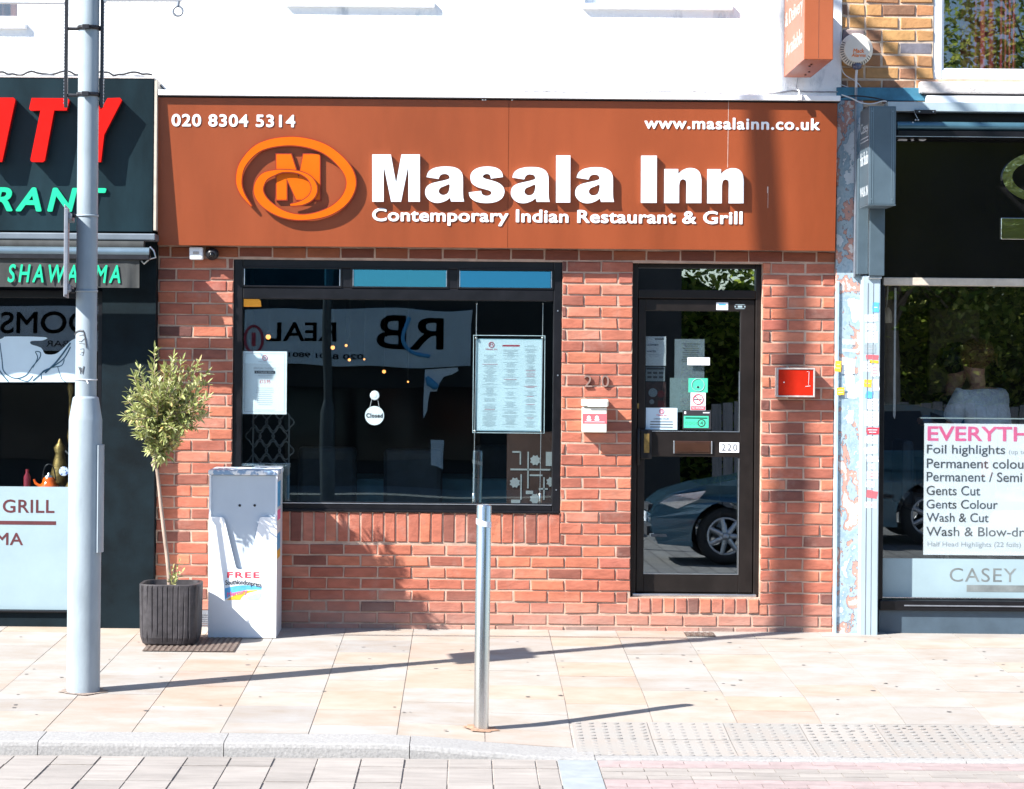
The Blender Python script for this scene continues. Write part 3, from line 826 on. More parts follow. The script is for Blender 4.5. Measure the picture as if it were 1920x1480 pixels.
for x in (r[0], r[1]): mb.box(x - .004, x + .004, D0 - .012, D0 - .001, r[2], r[3], 1, .002)
mb.build("letter_plate", [pm("brown_letter_plate", (.045, .020, .012), rough=.25, var=.2, coat=.5), M_silver], dr)
mb = MB(); r = R(1352, 831, 1389, 850); mb.rect(r, D0 - .006, D0 - .0005, 0, .001)
r2 = R(1356, 834, 1385, 846.5); mb.text("220", r2[0], r2[1], r2[2], r2[3], D0 - .0075, D0 - .006, 1, space=1.25)
mb.build("number_plate", [M_white, M_darkgreyink], dr)

# ================================================================ FASCIA SIGN (restaurant)
sgl, sgr = W(296, 330, .14)[0], W(1568, 330, .14)[0]
sgt, sgb = W(932, 188.5, .16)[1], W(932, 465, .13)[1]
def tl(v): return (v[0], v[1] - .115 - .05 * (v[2] - sgb) / (sgt - sgb), v[2])
fs_ = thing("fascia_sign", "long orange shop sign with raised white name and oval emblem", "shop sign", ((sgl + sgr) / 2, 0, sgb))
seam = W(953, 330, .14)[0]
mb = MB()
def tbox(a, b, y0, y1, z0, z1, m=0):
    t = MB(); t.box(a, b, y0, y1, z0, z1, m); t.v = [tl(v) for v in t.v]; mb.add(t.v, t.f, m)
tbox(sgl, seam - .0012, 0, .03, sgb, sgt); tbox(seam + .0012, sgr, 0, .03, sgb, sgt)
mb.build("panel", M_sign, fs_)
mb = MB()
vs = []
for x in (sgl + .004, sgr - .004):
    for z in (sgb + .004, sgt - .004): vs += [tl((x, .0305, z)), (x, -.021 if z > ZB else -.012, z)]
mb.add(vs, [(0, 1, 3, 2), (4, 6, 7, 5), (0, 4, 5, 1), (2, 3, 7, 6), (0, 2, 6, 4), (1, 5, 7, 3)])
mb.build("return_box", M_signside, fs_)
def LT(txt, px0, py0, px1, py1, y0, y1, mat, parent, name="lettering", d=.15, fn=tl, **kw):
    r = R(px0, py0, px1, py1, d); m_ = MB(); m_.text(txt, r[0], r[1], r[2], r[3], y0, y1, 0, fn=fn, **kw)
    return m_.build(name, mat, parent)
LT("020 8304 5314", 322, 215, 554, 238.5, -.004, -.0005, M_white, fs_, bold=.028, space=1.1)
LT("www.masalainn.co.uk", 1208, 221.5, 1537, 243.5, -.004, -.0005, M_white, fs_, bold=.028, space=1.1)
LT("Contemporary Indian Restaurant & Grill", 697.5, 393, 1393, 425, -.005, -.0005, M_white, fs_, bold=.028, space=1.04)
# the raised name, glyphs drawn as outlines (photo zoom units)
GM = [[(988, 703), (988, 390), (1112, 390), (1147, 582), (1183, 390), (1306, 390), (1306, 703), (1229, 703), (1229, 462), (1180, 703), (1114, 703), (1064, 462), (1064, 703)]]
GA = [cr([(1352, 540), (1364, 507), (1393, 484), (1440, 472), (1490, 470), (1536, 475), (1572, 493), (1590, 522), (1594, 560), (1594, 640), (1596, 680)], 4, False)
      + [(1602, 703), (1515, 703), (1508, 678)] + cr([(1508, 678), (1480, 698), (1440, 711), (1403, 710), (1370, 695), (1348, 667), (1343, 635), (1353, 605), (1380, 585), (1420, 573), (1470, 562), (1503, 550), (1502, 532), (1488, 521), (1462, 519), (1442, 530), (1432, 552)], 4, False),
      cr([(1504, 588), (1470, 600), (1445, 611), (1433, 632), (1441, 651), (1462, 660), (1488, 652), (1502, 628)], 4)]
GS = [cr([(1860, 540), (1851, 507), (1822, 482), (1775, 471), (1720, 473), (1675, 488), (1648, 515), (1643, 550), (1655, 583), (1690, 606), (1740, 621), (1775, 632), (1783, 648), (1770, 662), (1745, 665), (1722, 655), (1714, 632)], 4, False)
      + cr([(1632, 642), (1640, 672), (1668, 697), (1715, 711), (1775, 712), (1825, 700), (1858, 674), (1870, 636), (1858, 602), (1825, 577), (1778, 561), (1738, 550), (1725, 538), (1733, 525), (1752, 519), (1772, 526), (1780, 550)], 4, False)]
GN = [[(950, 550), (950, 376), (1020, 376), (1020, 402)] + cr([(1020, 402), (1042, 382), (1075, 371), (1110, 376), (1131, 396), (1139, 430)], 4, False) + [(1139, 550), (1063, 550)] + cr([(1063, 455), (1060, 436), (1045, 428), (1030, 437), (1025, 460)], 4, False) + [(1025, 550)]]
GL = [[(0, 0), (1, 0), (1, 1), (0, 1)]]
def place(g, px0, px1, py0, py1, d=.185):
    xs_ = [p[0] for lp in g for p in lp]; ys_ = [p[1] for lp in g for p in lp]
    ax, bx, ay, by = min(xs_), max(xs_), min(ys_), max(ys_)
    return [[W(px0 + (p[0] - ax) / (bx - ax) * (px1 - px0), py0 + (p[1] - ay) / (by - ay) * (py1 - py0), d) for p in lp] for lp in g]
for g, a, b, t, bt in ((GM, 697.8, 787.2, 289.7, 378), (GA, 797, 870.3, 312.2, 380.3), (GS, 879, 946, 312.2, 380.6), (GA, 958, 1031, 313.2, 380.9), (GL, 1043, 1069.5, 291.5, 379.6),
                       (GA, 1078.8, 1151.8, 313.6, 381), (GL, 1202.6, 1231.8, 292, 380.2), (GN, 1246.3, 1315.6, 315, 380.5), (GN, 1327, 1395, 315.3, 381)):
    mb = MB(); mb.shape(place(g, a, b, t, bt), -.033, -.006, 0, fn=tl)
    mb.build("raised_letter", M_white, fs_)
# emblem: letter M with a two-turn swoosh
def e_px(x, y): return W(420 + x / 3.556, 180 + y / 3.556, .185)
mb = MB()
gm = [[(348, 690), (348, 388), (446, 388), (497, 545), (528, 388), (637, 388), (637, 690), (606, 690), (606, 560), (555, 690), (480, 690), (415, 545), (415, 690)]]
mb.shape([[e_px(*p) for p in lp] for lp in gm], -.020, -.004, 0, fn=tl)
go = [(341, 697), (341, 381), (451, 381), (497, 525), (523, 381), (644, 381), (644, 697), (599, 697), (599, 590), (560, 697), (475, 697), (422, 575), (422, 697)]
t = MB(); t.shape([[e_px(*p) for p in go]], -.0188, -.004, 0, fn=tl); t.build("emblem_letter_edge", pm("red_orange_return", (.26, .018, .002), rough=.5), fs_)
mb.build("emblem_letter", M_orange, fs_)
sw_pts = [(182, 735, 3), (120, 650, 24), (98, 560, 36), (130, 445, 42), (250, 336, 50), (460, 302, 56), (660, 348, 58), (798, 460, 62), (848, 575, 62), (805, 690, 56), (695, 772, 46), (540, 808, 34), (395, 788, 44), (275, 715, 58), (228, 630, 62), (262, 545, 52), (340, 510, 30), (405, 500, 13), (500, 510, 14), (570, 548, 26), (602, 612, 36), (582, 672, 36), (520, 712, 26), (440, 727, 10)]
sp = cr(sw_pts, 7, False)
L_, R2 = [], []
for i, p in enumerate(sp):
    a, b = sp[max(0, i - 1)], sp[min(len(sp) - 1, i + 1)]
    tx_, ty_ = b[0] - a[0], b[1] - a[1]; ln = math.hypot(tx_, ty_) or 1
    nx_, ny_ = -ty_ / ln, tx_ / ln
    L_.append((p[0] + nx_ * p[2] / 2, p[1] + ny_ * p[2] / 2)); R2.append((p[0] - nx_ * p[2] / 2, p[1] - ny_ * p[2] / 2))
vs = []
for q in range(len(sp)):
    for p, y in ((L_[q], -.036), (R2[q], -.036), (R2[q], -.022), (L_[q], -.022)):
        x, z = e_px(*p); vs.append(tl((x, y - q * .00003, z)))
fs = []
for q in range(len(sp) - 1):
    for k in range(4): fs.append((q * 4 + k, q * 4 + (k + 1) % 4, q * 4 + 4 + (k + 1) % 4, q * 4 + 4 + k))
fs += [(0, 1, 2, 3), tuple(len(vs) - 4 + k for k in (3, 2, 1, 0))]
mb = MB(); mb.add(vs, fs); mb.build("emblem_swoosh", M_orange, fs_)
vs = []
for q in range(len(sp)):
    cxx, cyy = sp[q][0], sp[q][1]; wq = max(sp[q][2], 1); f = 1 + 13 / wq
    for p, y in ((L_[q], -.0345), (R2[q], -.0345), (R2[q], -.0225), (L_[q], -.0225)):
        x, z = e_px(cxx + (p[0] - cxx) * f, cyy + (p[1] - cyy) * f); vs.append(tl((x, y - q * .00003, z)))
mb = MB(); mb.add(vs, fs); mb.build("emblem_edge", pm("red_orange_return", (.26, .018, .002), rough=.5), fs_)
for (px_, a, b, wd) in ((1365, 190, 314, .4), (1440, 350, 362, 1.1), (1440.5, 362, 390, .35)):
    r = R(px_ - wd, a, px_ + wd, b, .15); t = MB(); t.rect(r, -.0012, -.0004); t.v = [tl(v) for v in t.v]; t.build("white_drip", pm("dried_drip", (.58, .42, .36), rough=.6, var=.2, scale=30), fs_)
for px_ in (905, 910, 960, 1392):
    r = R(px_ - 1.5, 185.5, px_ + 1.5, 189, .16); t = MB(); t.rect(r, -.004, -.0006); t.v = [tl(v) for v in t.v]; t.build("screw_head", M_white, fs_)

# ================================================================ KEBAB SHOP (left)
KX1 = X0 - .002
KD = .09
kb = thing("kebab_shop_front", "black painted shopfront with a frosted window beside the brick restaurant", "shopfront", (-3, 0, 0))
kwx = W(189, 900, KD)[0]
kzt = W(150, 545, KD)[1]; kfz = W(60, 912)[1]; kbz = W(60, 1143)[1]
mb = MB()
mb.box(kwx, KX1, -KD, .2, -.3, ZB + .05)
mb.box(-6.2, kwx, -KD + .03, .2, -.3, kbz - .012)
mb.box(-6.2, kwx, -KD + .03, .2, kzt, ZB + .05)
mb.build("black_wall", M_leftwall, kb)
mb = MB(); mb.box(-6.2, kwx, -KD + .005, .05, kbz - .012, kbz, 0, .003); mb.box(kwx - .028, kwx, -KD + .008, .05, kbz, kzt, 0, .003)
mb.box(-6.2, kwx - .028, -KD + .008, .05, kzt - .05, kzt, 0, .003)
kf = mb.build("window_frame", M_blackframe, kb)
mb = MB(); mb.box(-6.2, kwx - .028, -.045, -.039, kbz, kzt - .05); mb.build("pane", M_glass_left, kf)
mb = MB(); fxr = kwx - .030
mb.box(-6.1, fxr, -.0475, -.0455, kbz + .004, kfz, 0)
r = R(-60, 977, 105, 984, .05); mb.rect(r, -.0485, -.0475, 1)
r = R(5, 937, 102, 962, .05); mb.text("GRILL", r[0], r[1], r[2], r[3], -.0485, -.0475, 1, bold=.012, space=1.05)
r = R(-58, 999, 43, 1022, .05); mb.text("ARMA", r[0], r[1], r[2], r[3], -.0485, -.0475, 1, bold=.012, space=1.05)
mb.build("frosted_film", [M_frost, M_maroonink], kb)
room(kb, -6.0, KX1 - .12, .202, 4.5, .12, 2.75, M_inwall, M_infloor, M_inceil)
# shelf behind the glass
mb = MB(); mb.box(-6.0, kwx - .03, -.03, .28, kfz - .055, kfz - .03); mb.build("window_shelf", M_doorframe, kb)

# left fascia sign with red and green lettering
FD = .205
kfl, kfr = -6.2, W(294, 290, FD)[0]
kft, kfb = W(150, 147, FD)[1], W(150, 434, FD)[1]
ks = thing("fascia_sign", "blue black shop sign with slanted red and mint green letters", "shop sign", ((kfl + kfr) / 2, 0, kfb))
mb = MB(); mb.box(kfl, kfr - .022, -FD, -.05, kfb, kft, 0, .004); mb.build("panel", M_leftblack, ks)
mb = MB(); mb.box(kfr - .021, kfr, -FD + .004, -.021, kfb + .01, kft - .004, 0, .003); mb.box(kfl, kfr - .022, -FD - .004, -.05, kft + .001, kft + .012, 1, .002)
mb.build("edge_trim", [M_creamwood, M_stonesill], ks)
RD = FD + .09
def lp(pts): return [W(*p, RD) for p in pts]
# letters I T Y (and the N before them, out of frame) in slanted capitals
def g_(pts): return [(p[0] / 2.643, p[1] / 2.643) for p in pts]
gI = g_([(-22, 484), (66, 484), (76, 494), (10, 803), (-72, 803)])
gT = g_([(156, 486), (335, 487), (344, 497), (330, 548), (268, 548), (222, 796), (212, 804), (158, 803), (150, 795), (200, 548), (152, 549), (144, 540)])
gY = g_([(400, 484), (470, 486), (500, 545), (532, 487), (594, 485), (604, 497), (516, 668), (500, 804), (446, 804), (440, 797), (452, 680)])
gN = g_([(-330, 484), (-250, 484), (-190, 640), (-160, 484), (-95, 484), (-160, 803), (-235, 803), (-300, 640), (-330, 803), (-395, 803)])
for g in (gN, gI, gT, gY):
    mb = MB(); mb.shape([lp(g)], -RD, -RD + .028, 0)
    mb.shape([[(c[0] * .985 + .015 * lp(g)[0][0], c[1] * .985 + .015 * lp(g)[0][1]) for c in lp(g)]], -RD + .028, -FD + .001, 1)
    mb.build("red_letter", [M_red, pm("dark_letter_side", (.10, .006, .008), rough=.5)], ks)
r = R(-218, 351, 200, 397, FD); mb = MB(); mb.text("STAURANT", r[0], r[1], r[2], r[3], -FD - .016, -FD - .001, 0, shear=.22, bold=.03, space=1.28)
mb.build("green_lettering", M_green, ks)
# awning rolled up below it
AD = .42
aw = thing("shop_awning", "rolled up dark awning with mint lettering on its valance", "awning", (-3, -.1, kfb - .1))
ar = W(291, 445, .30)[0]
z1_, z0_ = W(150, 437, .30)[1], W(150, 450, .30)[1]
mb = MB(); mb.box(-6.2, ar, -.30, -.10, z0_, z1_, 0, .008); mb.build("cassette_cover", M_awnbar, aw)
z1_, z0_ = W(150, 464, AD)[1], W(150, 486, AD)[1]
br = W(279, 470, AD)[0]
mb = MB(); mb.box(-6.2, br, -AD + .012, -AD + .10, z0_, z1_ - .036, 1, .004)
mb.tube([(-6.2, -AD + .035, z1_ - .026), (br, -AD + .035, z1_ - .026)], .030, 14, 0)
mb.build("front_bar", [pm("blue_sheen_aluminium", (.17, .24, .29), rough=.3, metal=.5, var=.1), M_blackmetal], aw)
mb = MB()
mb.tube([(-6.2, -.26, z1_ + .02), (br - .05, -.26, z1_ + .02)], .045, 12)
mb.build("cloth_roll", M_awning, aw)
vt, vb = W(150, 487, AD)[1], W(150, 539, AD)[1]
vr = W(260, 510, AD)[0]
vs, fs = [], []
nx_, nz_ = 90, 6
for i in range(nx_ + 1):
    for k in range(nz_ + 1):
        x = -4.6 + (vr + 4.6) * i / nx_; t = k / nz_
        vs.append((x, -AD + .03 + .006 * math.sin(x * 23) * t + .012 * t * math.exp(-((vr - x) / .12) ** 2) * math.sin((vr - x) * 60), vt + .01 - (vt + .01 - vb) * t))
for i in range(nx_):
    for k in range(nz_): fs.append((i * 7 + k, i * 7 + k + 1, i * 7 + k + 8, i * 7 + k + 7))
mb = MB(); mb.add(vs, fs, 0, True); va = mb.build("valance", M_awning, aw)
r = R(13, 496, 225, 530.5, AD); mb = MB(); mb.text("SHAWARMA", r[0], r[1], r[2], r[3], -AD + .0205, -AD + .0225, 0, shear=.2, bold=.02, space=1.4)
mb.build("lettering", M_green, va)
mb = MB(); p = [W(*q, .36) for q in ((281, 463), (288, 470), (292, 483), (280, 486), (270, 495), (265, 489))]
mb.tube([(q[0], -.36, q[1]) for q in p], .006, 8); mb.build("arm_joint", M_silver, aw)

# ================================================================ SALON BUILDING (right)
SX0 = X1 + .002
sb = thing("salon_building", "yellow brick building with a black salon shopfront and peeling blue pier", "building", (5, 0, 0))
XE = 8.5
wr = R(1752, -420, 2120, 150)
zw = W(1700, 176)[1]
random.seed(31)
mb = MB(); yx0 = W(1579, 90)[0]
lay(mb, yx0, XE, zw - .0752, zw + .0752 * 12, holes=[wr], phase=.03, mixed=True, course=.0835, joint=.012, y=.0, rough=.006)
yb = mb.build("brick_wall", M_ybrick, sb)
mb = MB(); wall_with_holes(mb, yx0 - .002, XE, .0045, .25, zw - .09, 7.0, [wr]); mb.build("mortar_bed", M_ymortar, yb)
mb = MB(); lay(mb, yx0, XE, zw + .0752 * 12 + .1, 7.0, holes=[wr], phase=.03, mixed=True, course=.0835, joint=.012, y=.0); mb.build("brick_wall", M_ybrick, sb)
mb = MB(); mb.frame(wr, (.062, .06, .062, .062), .01, .09, 0, .008); mb.frame(cell(wr, .062), .012, .022, .07, 0, .004)
uw = mb.build("upper_window", M_upvc, sb)
mb = MB(); mb.box(wr[0] + .06, wr[1] - .06, .05, .056, wr[2] + .06, wr[3] - .06); mb.build("pane", M_glass_up, uw)
ss = R(1724, 155, 2150, 177, .05); mb = MB(); mb.box(ss[0], ss[1], -.075, .02, ss[2], ss[3], 0, .008)
mb.build("sill", M_stonesill, uw)
mb = MB(); mb.box(ss[0] + .02, ss[1], -.05, .0, ss[2] - .012, ss[2] - .001); mb.build("dark_gap", M_ink, uw)
for a, b in ((1800, 1870), (1872, 1905), (1960, 2100)):
    x0_, x1_ = W(a, 60, -.18)[0], W(b, 60, -.18)[0]
    vs, fs = [], []; nn = 30
    for q in range(nn + 1):
        x = x0_ + (x1_ - x0_) * q / nn
        for z in (wr[2] + .04, wr[3] - .06): vs.append((x, .17 + .010 * math.sin(q * .9), z))
    mb = MB(); mb.add(vs, [(q * 2, q * 2 + 2, q * 2 + 3, q * 2 + 1) for q in range(nn)], 0, True); mb.build("curtain", M_curtain, uw)
mb = MB(); mb.box(wr[0] - .05, wr[1] + .05, .9, .95, wr[2] - .1, wr[3]); mb.build("room_backing", M_inwall, uw)
# painted beam, trims and lead above the shop
zA, zB_, zC, zD = W(1780, 168)[1], W(1780, 182)[1], W(1780, 196)[1], W(1780, 214)[1]
pxa = W(1567, 200)[0]
mb = MB(); mb.box(pxa, XE, -.028, .24, zB_ - .03, zA + .006, 0, .004); mb.build("painted_beam", M_bluepaint, sb)
mb = MB(); mb.box(W(1733, 190)[0], XE, -.085, -.029, zC, zB_ - .001, 0, .004); mb.build("white_batten", M_trimwhite, sb)
FXL = W(1655, 400)[0]
mb = MB(); mb.box(FXL, XE, -.16, .24, zD, zC - .002, 0, .004); mb.build("cassette_cover", M_greyshutter, sb)
zE = W(1780, 233)[1]; zF = W(1780, 249)[1]; zG = W(1780, 262)[1]
mb = MB(); mb.box(FXL, XE, -.06, .24, zG, zD - .002); mb.build("shutter_box", M_blackframe, sb)
mb = MB(); mb.tube([(W(1684, 240, .2)[0], -.155, (zE + zF) / 2), (XE, -.155, (zE + zF) / 2)], (zE - zF) / 2 * .98, 14)
mb.build("shutter_roller", pm("teal_sheen_metal", (.07, .16, .21), rough=.3, metal=.4, var=.1), sb)
mb = MB(); mb.box(W(1684, 255, .2)[0], XE, -.185, -.062, zG + .004, zF - .006, 0, .003); mb.box(FXL + .05, XE, -.187, -.18, zG + .0, zG + .0035, 1)
mb.build("shutter_rail", [M_blackframe, M_silver], sb)
# clip with wires
r = R(1715, 206, 1755, 213, .18); mb = MB(); mb.rect(r, -.178, -.162, 0, .002)
for q in (1724, 1750): x, z = W(q, 209.5, .18); mb.disc(x, z, .005, -.181, -.178, 10, 1)
p = [W(*q, .18) for q in ((1714, 208), (1717, 215), (1721, 222))]
mb.tube([(q[0], -.172, q[1]) for q in p], .003, 6, 1)
for q in ((1712, 230), (1717, 225), (1722, 225)): x, z = W(*q, .18); mb.ball((x, -.172, z), .007, 8, 1)
mb.build("shutter_switch", [M_blackmetal, M_silver], sb)
# black gloss fascia and its mirror lettering
zfb = W(1780, 521)[1]
mb = MB(); mb.box(FXL, XE, .0, .24, zfb, zG - .002); fa = mb.build("gloss_fascia", M_salonblack, sb)
x, z = W(1958, 333, -.0); k = S()
oc = [(x + 80 * k * math.cos(t) , z + 49 * k * math.sin(t)) for t in [R_(45 + i * 270 / 36) for i in range(37)]]
ic = [(x + 62 * k * math.cos(t), z + 33 * k * math.sin(t)) for t in [R_(315 - i * 270 / 36) for i in range(37)]]
mb = MB(); mb.shape([oc + ic], -.030, -.004, 0)
mb.build("mirror_letter", M_mirror, fa)
r = R(1876, 410, 2080, 450); mb = MB(); mb.rect(r, -.020, -.002, 0, .002); mb.build("mirror_strip", M_mirror, fa)
r = R(1683, 241, 1738, 265); mb = MB(); mb.text("218", r[0], r[1], r[2], r[3], -.006, -.002, 0, bold=.02); mb.build("number_lettering", M_white, fa)
# window
zwt = W(1780, 536)[1]; zwb = W(1780, 1126)[1]; zsb = W(1780, 1145)[1]
SWX = W(1654, 800)[0]
mb = MB(); mb.box(SWX, XE, -.012, .12, zwt, zfb - .002, 0, .004); mb.build("window_head", M_creamwood, sb)
mb = MB(); mb.box(SWX - .02, SWX + .012, -.004, .12, zwb, zwt - .001, 0, .003); wj = mb.build("window_jamb", M_blackframe, sb)
mb = MB(); mb.box(SWX - .01, XE, -.03, .12, zsb, zwb, 0, .006); mb.box(SWX + .15, XE, -.036, -.031, zsb + .03, zsb + .038, 1); mb.build("sill", [M_blackframe, M_galv], sb)
mb = MB(); mb.box(SWX + .012, XE, .05, .056, zwb, zwt); mb.build("pane", M_glass_salon, sb)
fz0, fz1 = W(1780, 1122)[1], W(1780, 1049)[1]
mb = MB(); mb.box(SWX + .014, XE, .0455, .0485, fz0, fz1, 0)
r = R(1783, 1067, 2010, 1093); mb.text("CASEY CUT", r[0], r[1], r[2], r[3], .0445, .0455, 1, space=1.1)
r = R(1815, 1099, 2000, 1112); mb.rect(r, .0445, .0455, 1)
mb.build("frosted_film", [M_frost, pm("cut_out_grey", (.17, .19, .19), rough=.5, var=.25, scale=9)], sb)
mb = MB(); mb.box(SWX - .01, XE, .0, .2, -.3, zsb - .001); mb.build("stallriser", M_salonbase, sb)
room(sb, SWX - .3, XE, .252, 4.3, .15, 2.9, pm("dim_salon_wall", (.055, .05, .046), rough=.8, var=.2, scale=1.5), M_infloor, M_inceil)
mb = MB(); r = R(1797, 575, 1898, 745, -3.0); mb.rect(r, 4.22, 4.295, 0, .01); mb.build("wall_panel", pm("taupe_panel", (.22, .18, .16), rough=.7, var=.06), sb)
# pier with peeling paint, posts and channels
pr = R(1565, 190, 1613, 1182)
mb = MB(); mb.box(SX0, pr[1], -.03, .24, -.3, zB_ - .032, 0, .006); mb.build("pier", M_peel, sb)
mb = MB(); mb.box(SX0 + .003, SX0 + .022, -.045, -.031, -.3, W(1570, 528)[1], 0, .003); mb.build("pier_batten", pm("pale_blue_batten", (.38, .52, .64), rough=.6, var=.12, scale=14), sb)
gr = R(1614, 517, 1648, 1195, .1)
mb = MB(); mb.box(gr[0], gr[1], -.11, .10, -.3, gr[3], 0, .006); mb.box(gr[0] + .034, gr[0] + .038, -.112, -.108, -.25, gr[3] - .05, 1)
mb.box(gr[0] + .07, gr[0] + .073, -.112, -.108, -.25, gr[3] - .05, 1)
mb.build("shutter_guide", [M_greyshutter, M_galv], sb)
ur = R(1606, 384, 1656, 515, .08)
mb = MB(); mb.box(ur[0], ur[0] + .07, -.12, .1, ur[2], ur[3] + .3, 0, .004); mb.box(ur[0] + .076, ur[1], -.14, .1, ur[2] - .01, ur[3] + .3, 0, .004)
mb.box(ur[0] + .071, ur[0] + .075, -.13, .05, ur[2], ur[3] + .2, 1); mb.box(ur[0] + .072, ur[0] + .16, -.13, .0, ur[2] - .03, ur[2] - .012, 1, .004)
mb.build("guide_casing", [M_steelblue, M_silver], sb)
mb = MB(); p = [W(1604, 300, .05), W(1604, 520, .05)]
mb.box(p[0][0] - .006, p[0][0] + .006, -.06, -.031, p[1][1], zC + .1, 0, .002); mb.build("conduit", M_galv, sb)

# stickers and torn bills on pier and guide
random.seed(17)
def flyer(px0, py0, px1, py1, d, m, label, rot=0, lines=3, ink=None, name="sticker", cat="sticker", grp="stickers on the pier"):
    r = R(px0, py0, px1, py1, d)
    cx, cz = (r[0] + r[1]) / 2, (r[2] + r[3]) / 2
    t = MB(); y = -d
    n = 10; pts = []
    for a, b in (((r[0], r[2]), (r[1], r[2])), ((r[1], r[2]), (r[1], r[3])), ((r[1], r[3]), (r[0], r[3])), ((r[0], r[3]), (r[0], r[2]))):
        for q in range(n // 2): pts.append((a[0] + (b[0] - a[0]) * q * 2 / n + random.uniform(-.0025, .0025), a[1] + (b[1] - a[1]) * q * 2 / n + random.uniform(-.0025, .0025)))
    t.shape([pts], y - .0012, y - .0001, 0)
    for q in range(lines):
        zz = r[3] - (q + 1) * (r[3] - r[2]) / (lines + 1)
        w2 = (r[1] - r[0]) * random.uniform(.25, .38)
        t.box(cx - w2, cx + w2, y - .0018, y - .0012, zz - .0022, zz + .0022, 1)
    M = Matrix.Translation((cx, y, cz)) @ Matrix.Rotation(R_(rot), 4, 'Y') @ Matrix.Translation((-cx, -y, -cz))
    t.v = [tuple(M @ Vector(v)) for v in t.v]
    o = t.build(name, [m, ink or M_greyink], None, (cx, y, cz))
    return tag(o, label, cat, grp)
dp, dg = .0302, .1102
for a in (
    (1566, 677, 1577, 697, .0452, M_yellow, "small amber sticker on the left edge of the blue pier", 3, 2),
    (1569, 727, 1583, 741, .0452, M_yellow, "amber sticker with a red top edge low on the blue pier", -4, 2),
    (1580, 672, 1603, 702, dp, M_paper, "torn white bill with grey lines high on the blue pier", 8, 4),
    (1585, 702, 1602, 724, dp, M_paper, "white torn sticker between two bills on the blue pier", -5, 2),
    (1584, 737, 1604, 747, dp, M_paper, "narrow white strip stuck across the blue pier", 2, 0),
    (1590, 770, 1600, 794, dp, M_paper, "upright white strip under the narrow strip on the blue pier", 4, 1),
    (1580, 637, 1603, 646, dp, M_paper, "white strip stuck near the top of the blue pier", 0, 1),
    (1580, 655, 1610, 660, dp, M_paper, "thin curled white strip on the blue pier", 3, 0),
    (1636, 567, 1650 - 2, 586, dg, M_skyblue, "bright blue square sticker on the shutter guide", 0, 1),
    (1622, 590, 1646, 603, dg, M_paper, "upper white label on the shutter guide under the blue sticker", -3, 2),
    (1623, 607, 1643, 620, dg, M_paper, "plain white label on the shutter guide second below the blue sticker", 1, 1),
    (1623, 622, 1646, 643, dg, M_paper, "square white label with lines above the grey plate", -2, 3),
    (1620, 646, 1642, 662, dg, M_greypaper, "grey plate sticker with a dark mark on the shutter guide", 0, 1),
    (1624, 666, 1647, 674, dg, M_pinkred, "faded pink strip above the amber strip on the shutter guide", 0, 0),
    (1630, 676, 1647, 681, dg, M_yellow, "thin amber strip on the shutter guide", 0, 0),
    (1619, 678, 1632, 697, dg, M_paper, "white sticker tilted beside the amber strip", 6, 2),
    (1633, 684, 1648, 706, dg, M_paper, "large white sticker with pink lines under the amber strip", -4, 3),
    (1620, 712, 1634, 726, dg, M_yellow, "amber square sticker on the shutter guide", 3, 1),
    (1636, 712, 1648, 733, dg, M_paper, "white sticker right of the amber square", -4, 2),
    (1623, 734, 1636, 748, dg, M_skyblue, "torn blue sticker below the amber square", 14, 0),
    (1626, 748, 1647, 768, dg, M_paper, "white label with grey lines below the torn blue sticker", 2, 3),
    (1621, 771, 1647, 799, dg, M_paper, "big pale label with lines above the red label", -2, 4),
    (1624, 802, 1648, 815, dg, M_redink, "bright red label on the shutter guide", 0, 2),
    (1622, 818, 1645, 832, dg, M_paper, "white label directly under the red label", 2, 2),
    (1621, 838, 1645, 851, dg, M_paper, "white label second under the red label", -5, 2),
    (1624, 856, 1647, 866, dg, M_paper, "pale strip with a mauve line on the shutter guide", 1, 1),
    (1628, 870, 1641, 880, dg, M_paper, "little white square with a blue corner on the shutter guide", 0, 1),
    (1624, 884, 1646, 898, dg, M_paper, "white label above the pink torn sticker", -3, 2),
    (1623, 902, 1640, 914, dg, M_paper, "small white label with torn lower edge", 5, 1),
    (1624, 920, 1645, 934, dg, M_pinkred, "pink torn star shaped sticker on the shutter guide", 12, 0),
    (1622, 941, 1644, 953, dg, M_paper, "lowest white label with a pink band on the shutter guide", 0, 1)):
    flyer(*a[:7], rot=a[7], lines=a[8], ink=M_white if a[5] in (M_redink, M_skyblue) else (M_pinkred if 'pink' in a[6] else M_greyink))

# ================================================================ PROJECTING SIGNS
def side_text(mb, txt, xs, ya, yb, z0, z1, m, **kw):
    """lettering on a face that looks left (-x); ya = wall end, yb = outer end"""
    t = MB(); t.text(txt, 0, abs(yb - ya), z0, z1, -.001, 0, m, **kw)
    mb.add([(xs + v[1], ya - v[0], v[2]) for v in t.v], t.f, m)
PD = 1.04
pa, pb_ = W(1507.5, 112, PD)[0], W(1562, 112, PD)[0]
pz = W(1535, 112, PD)[1]
ps = thing("projecting_sign", "orange box sign projecting from the white wall with white side lettering", "hanging sign", ((pa + pb_) / 2, -.02, pz))
mb = MB(); mb.box(pa, pb_, -PD, -.08, pz, pz + .56, 0, .004); mb.box((pa + pb_) / 2 - .0008, (pa + pb_) / 2 + .0008, -PD - .0006, -PD + .01, pz + .01, pz + .55, 1)
mb.build("box_body", [M_signside, M_ink], ps)
for y in (-.25, -.42, -.72, -.80):
    mb = MB(); mb.tube([((pa + pb_) / 2 + (.03 if y > -.5 else -.01), y, pz + .001), ((pa + pb_) / 2 + (.03 if y > -.5 else -.01), y, pz - .006)], .007, 8)
    mb.build("rivet", M_ink, ps)
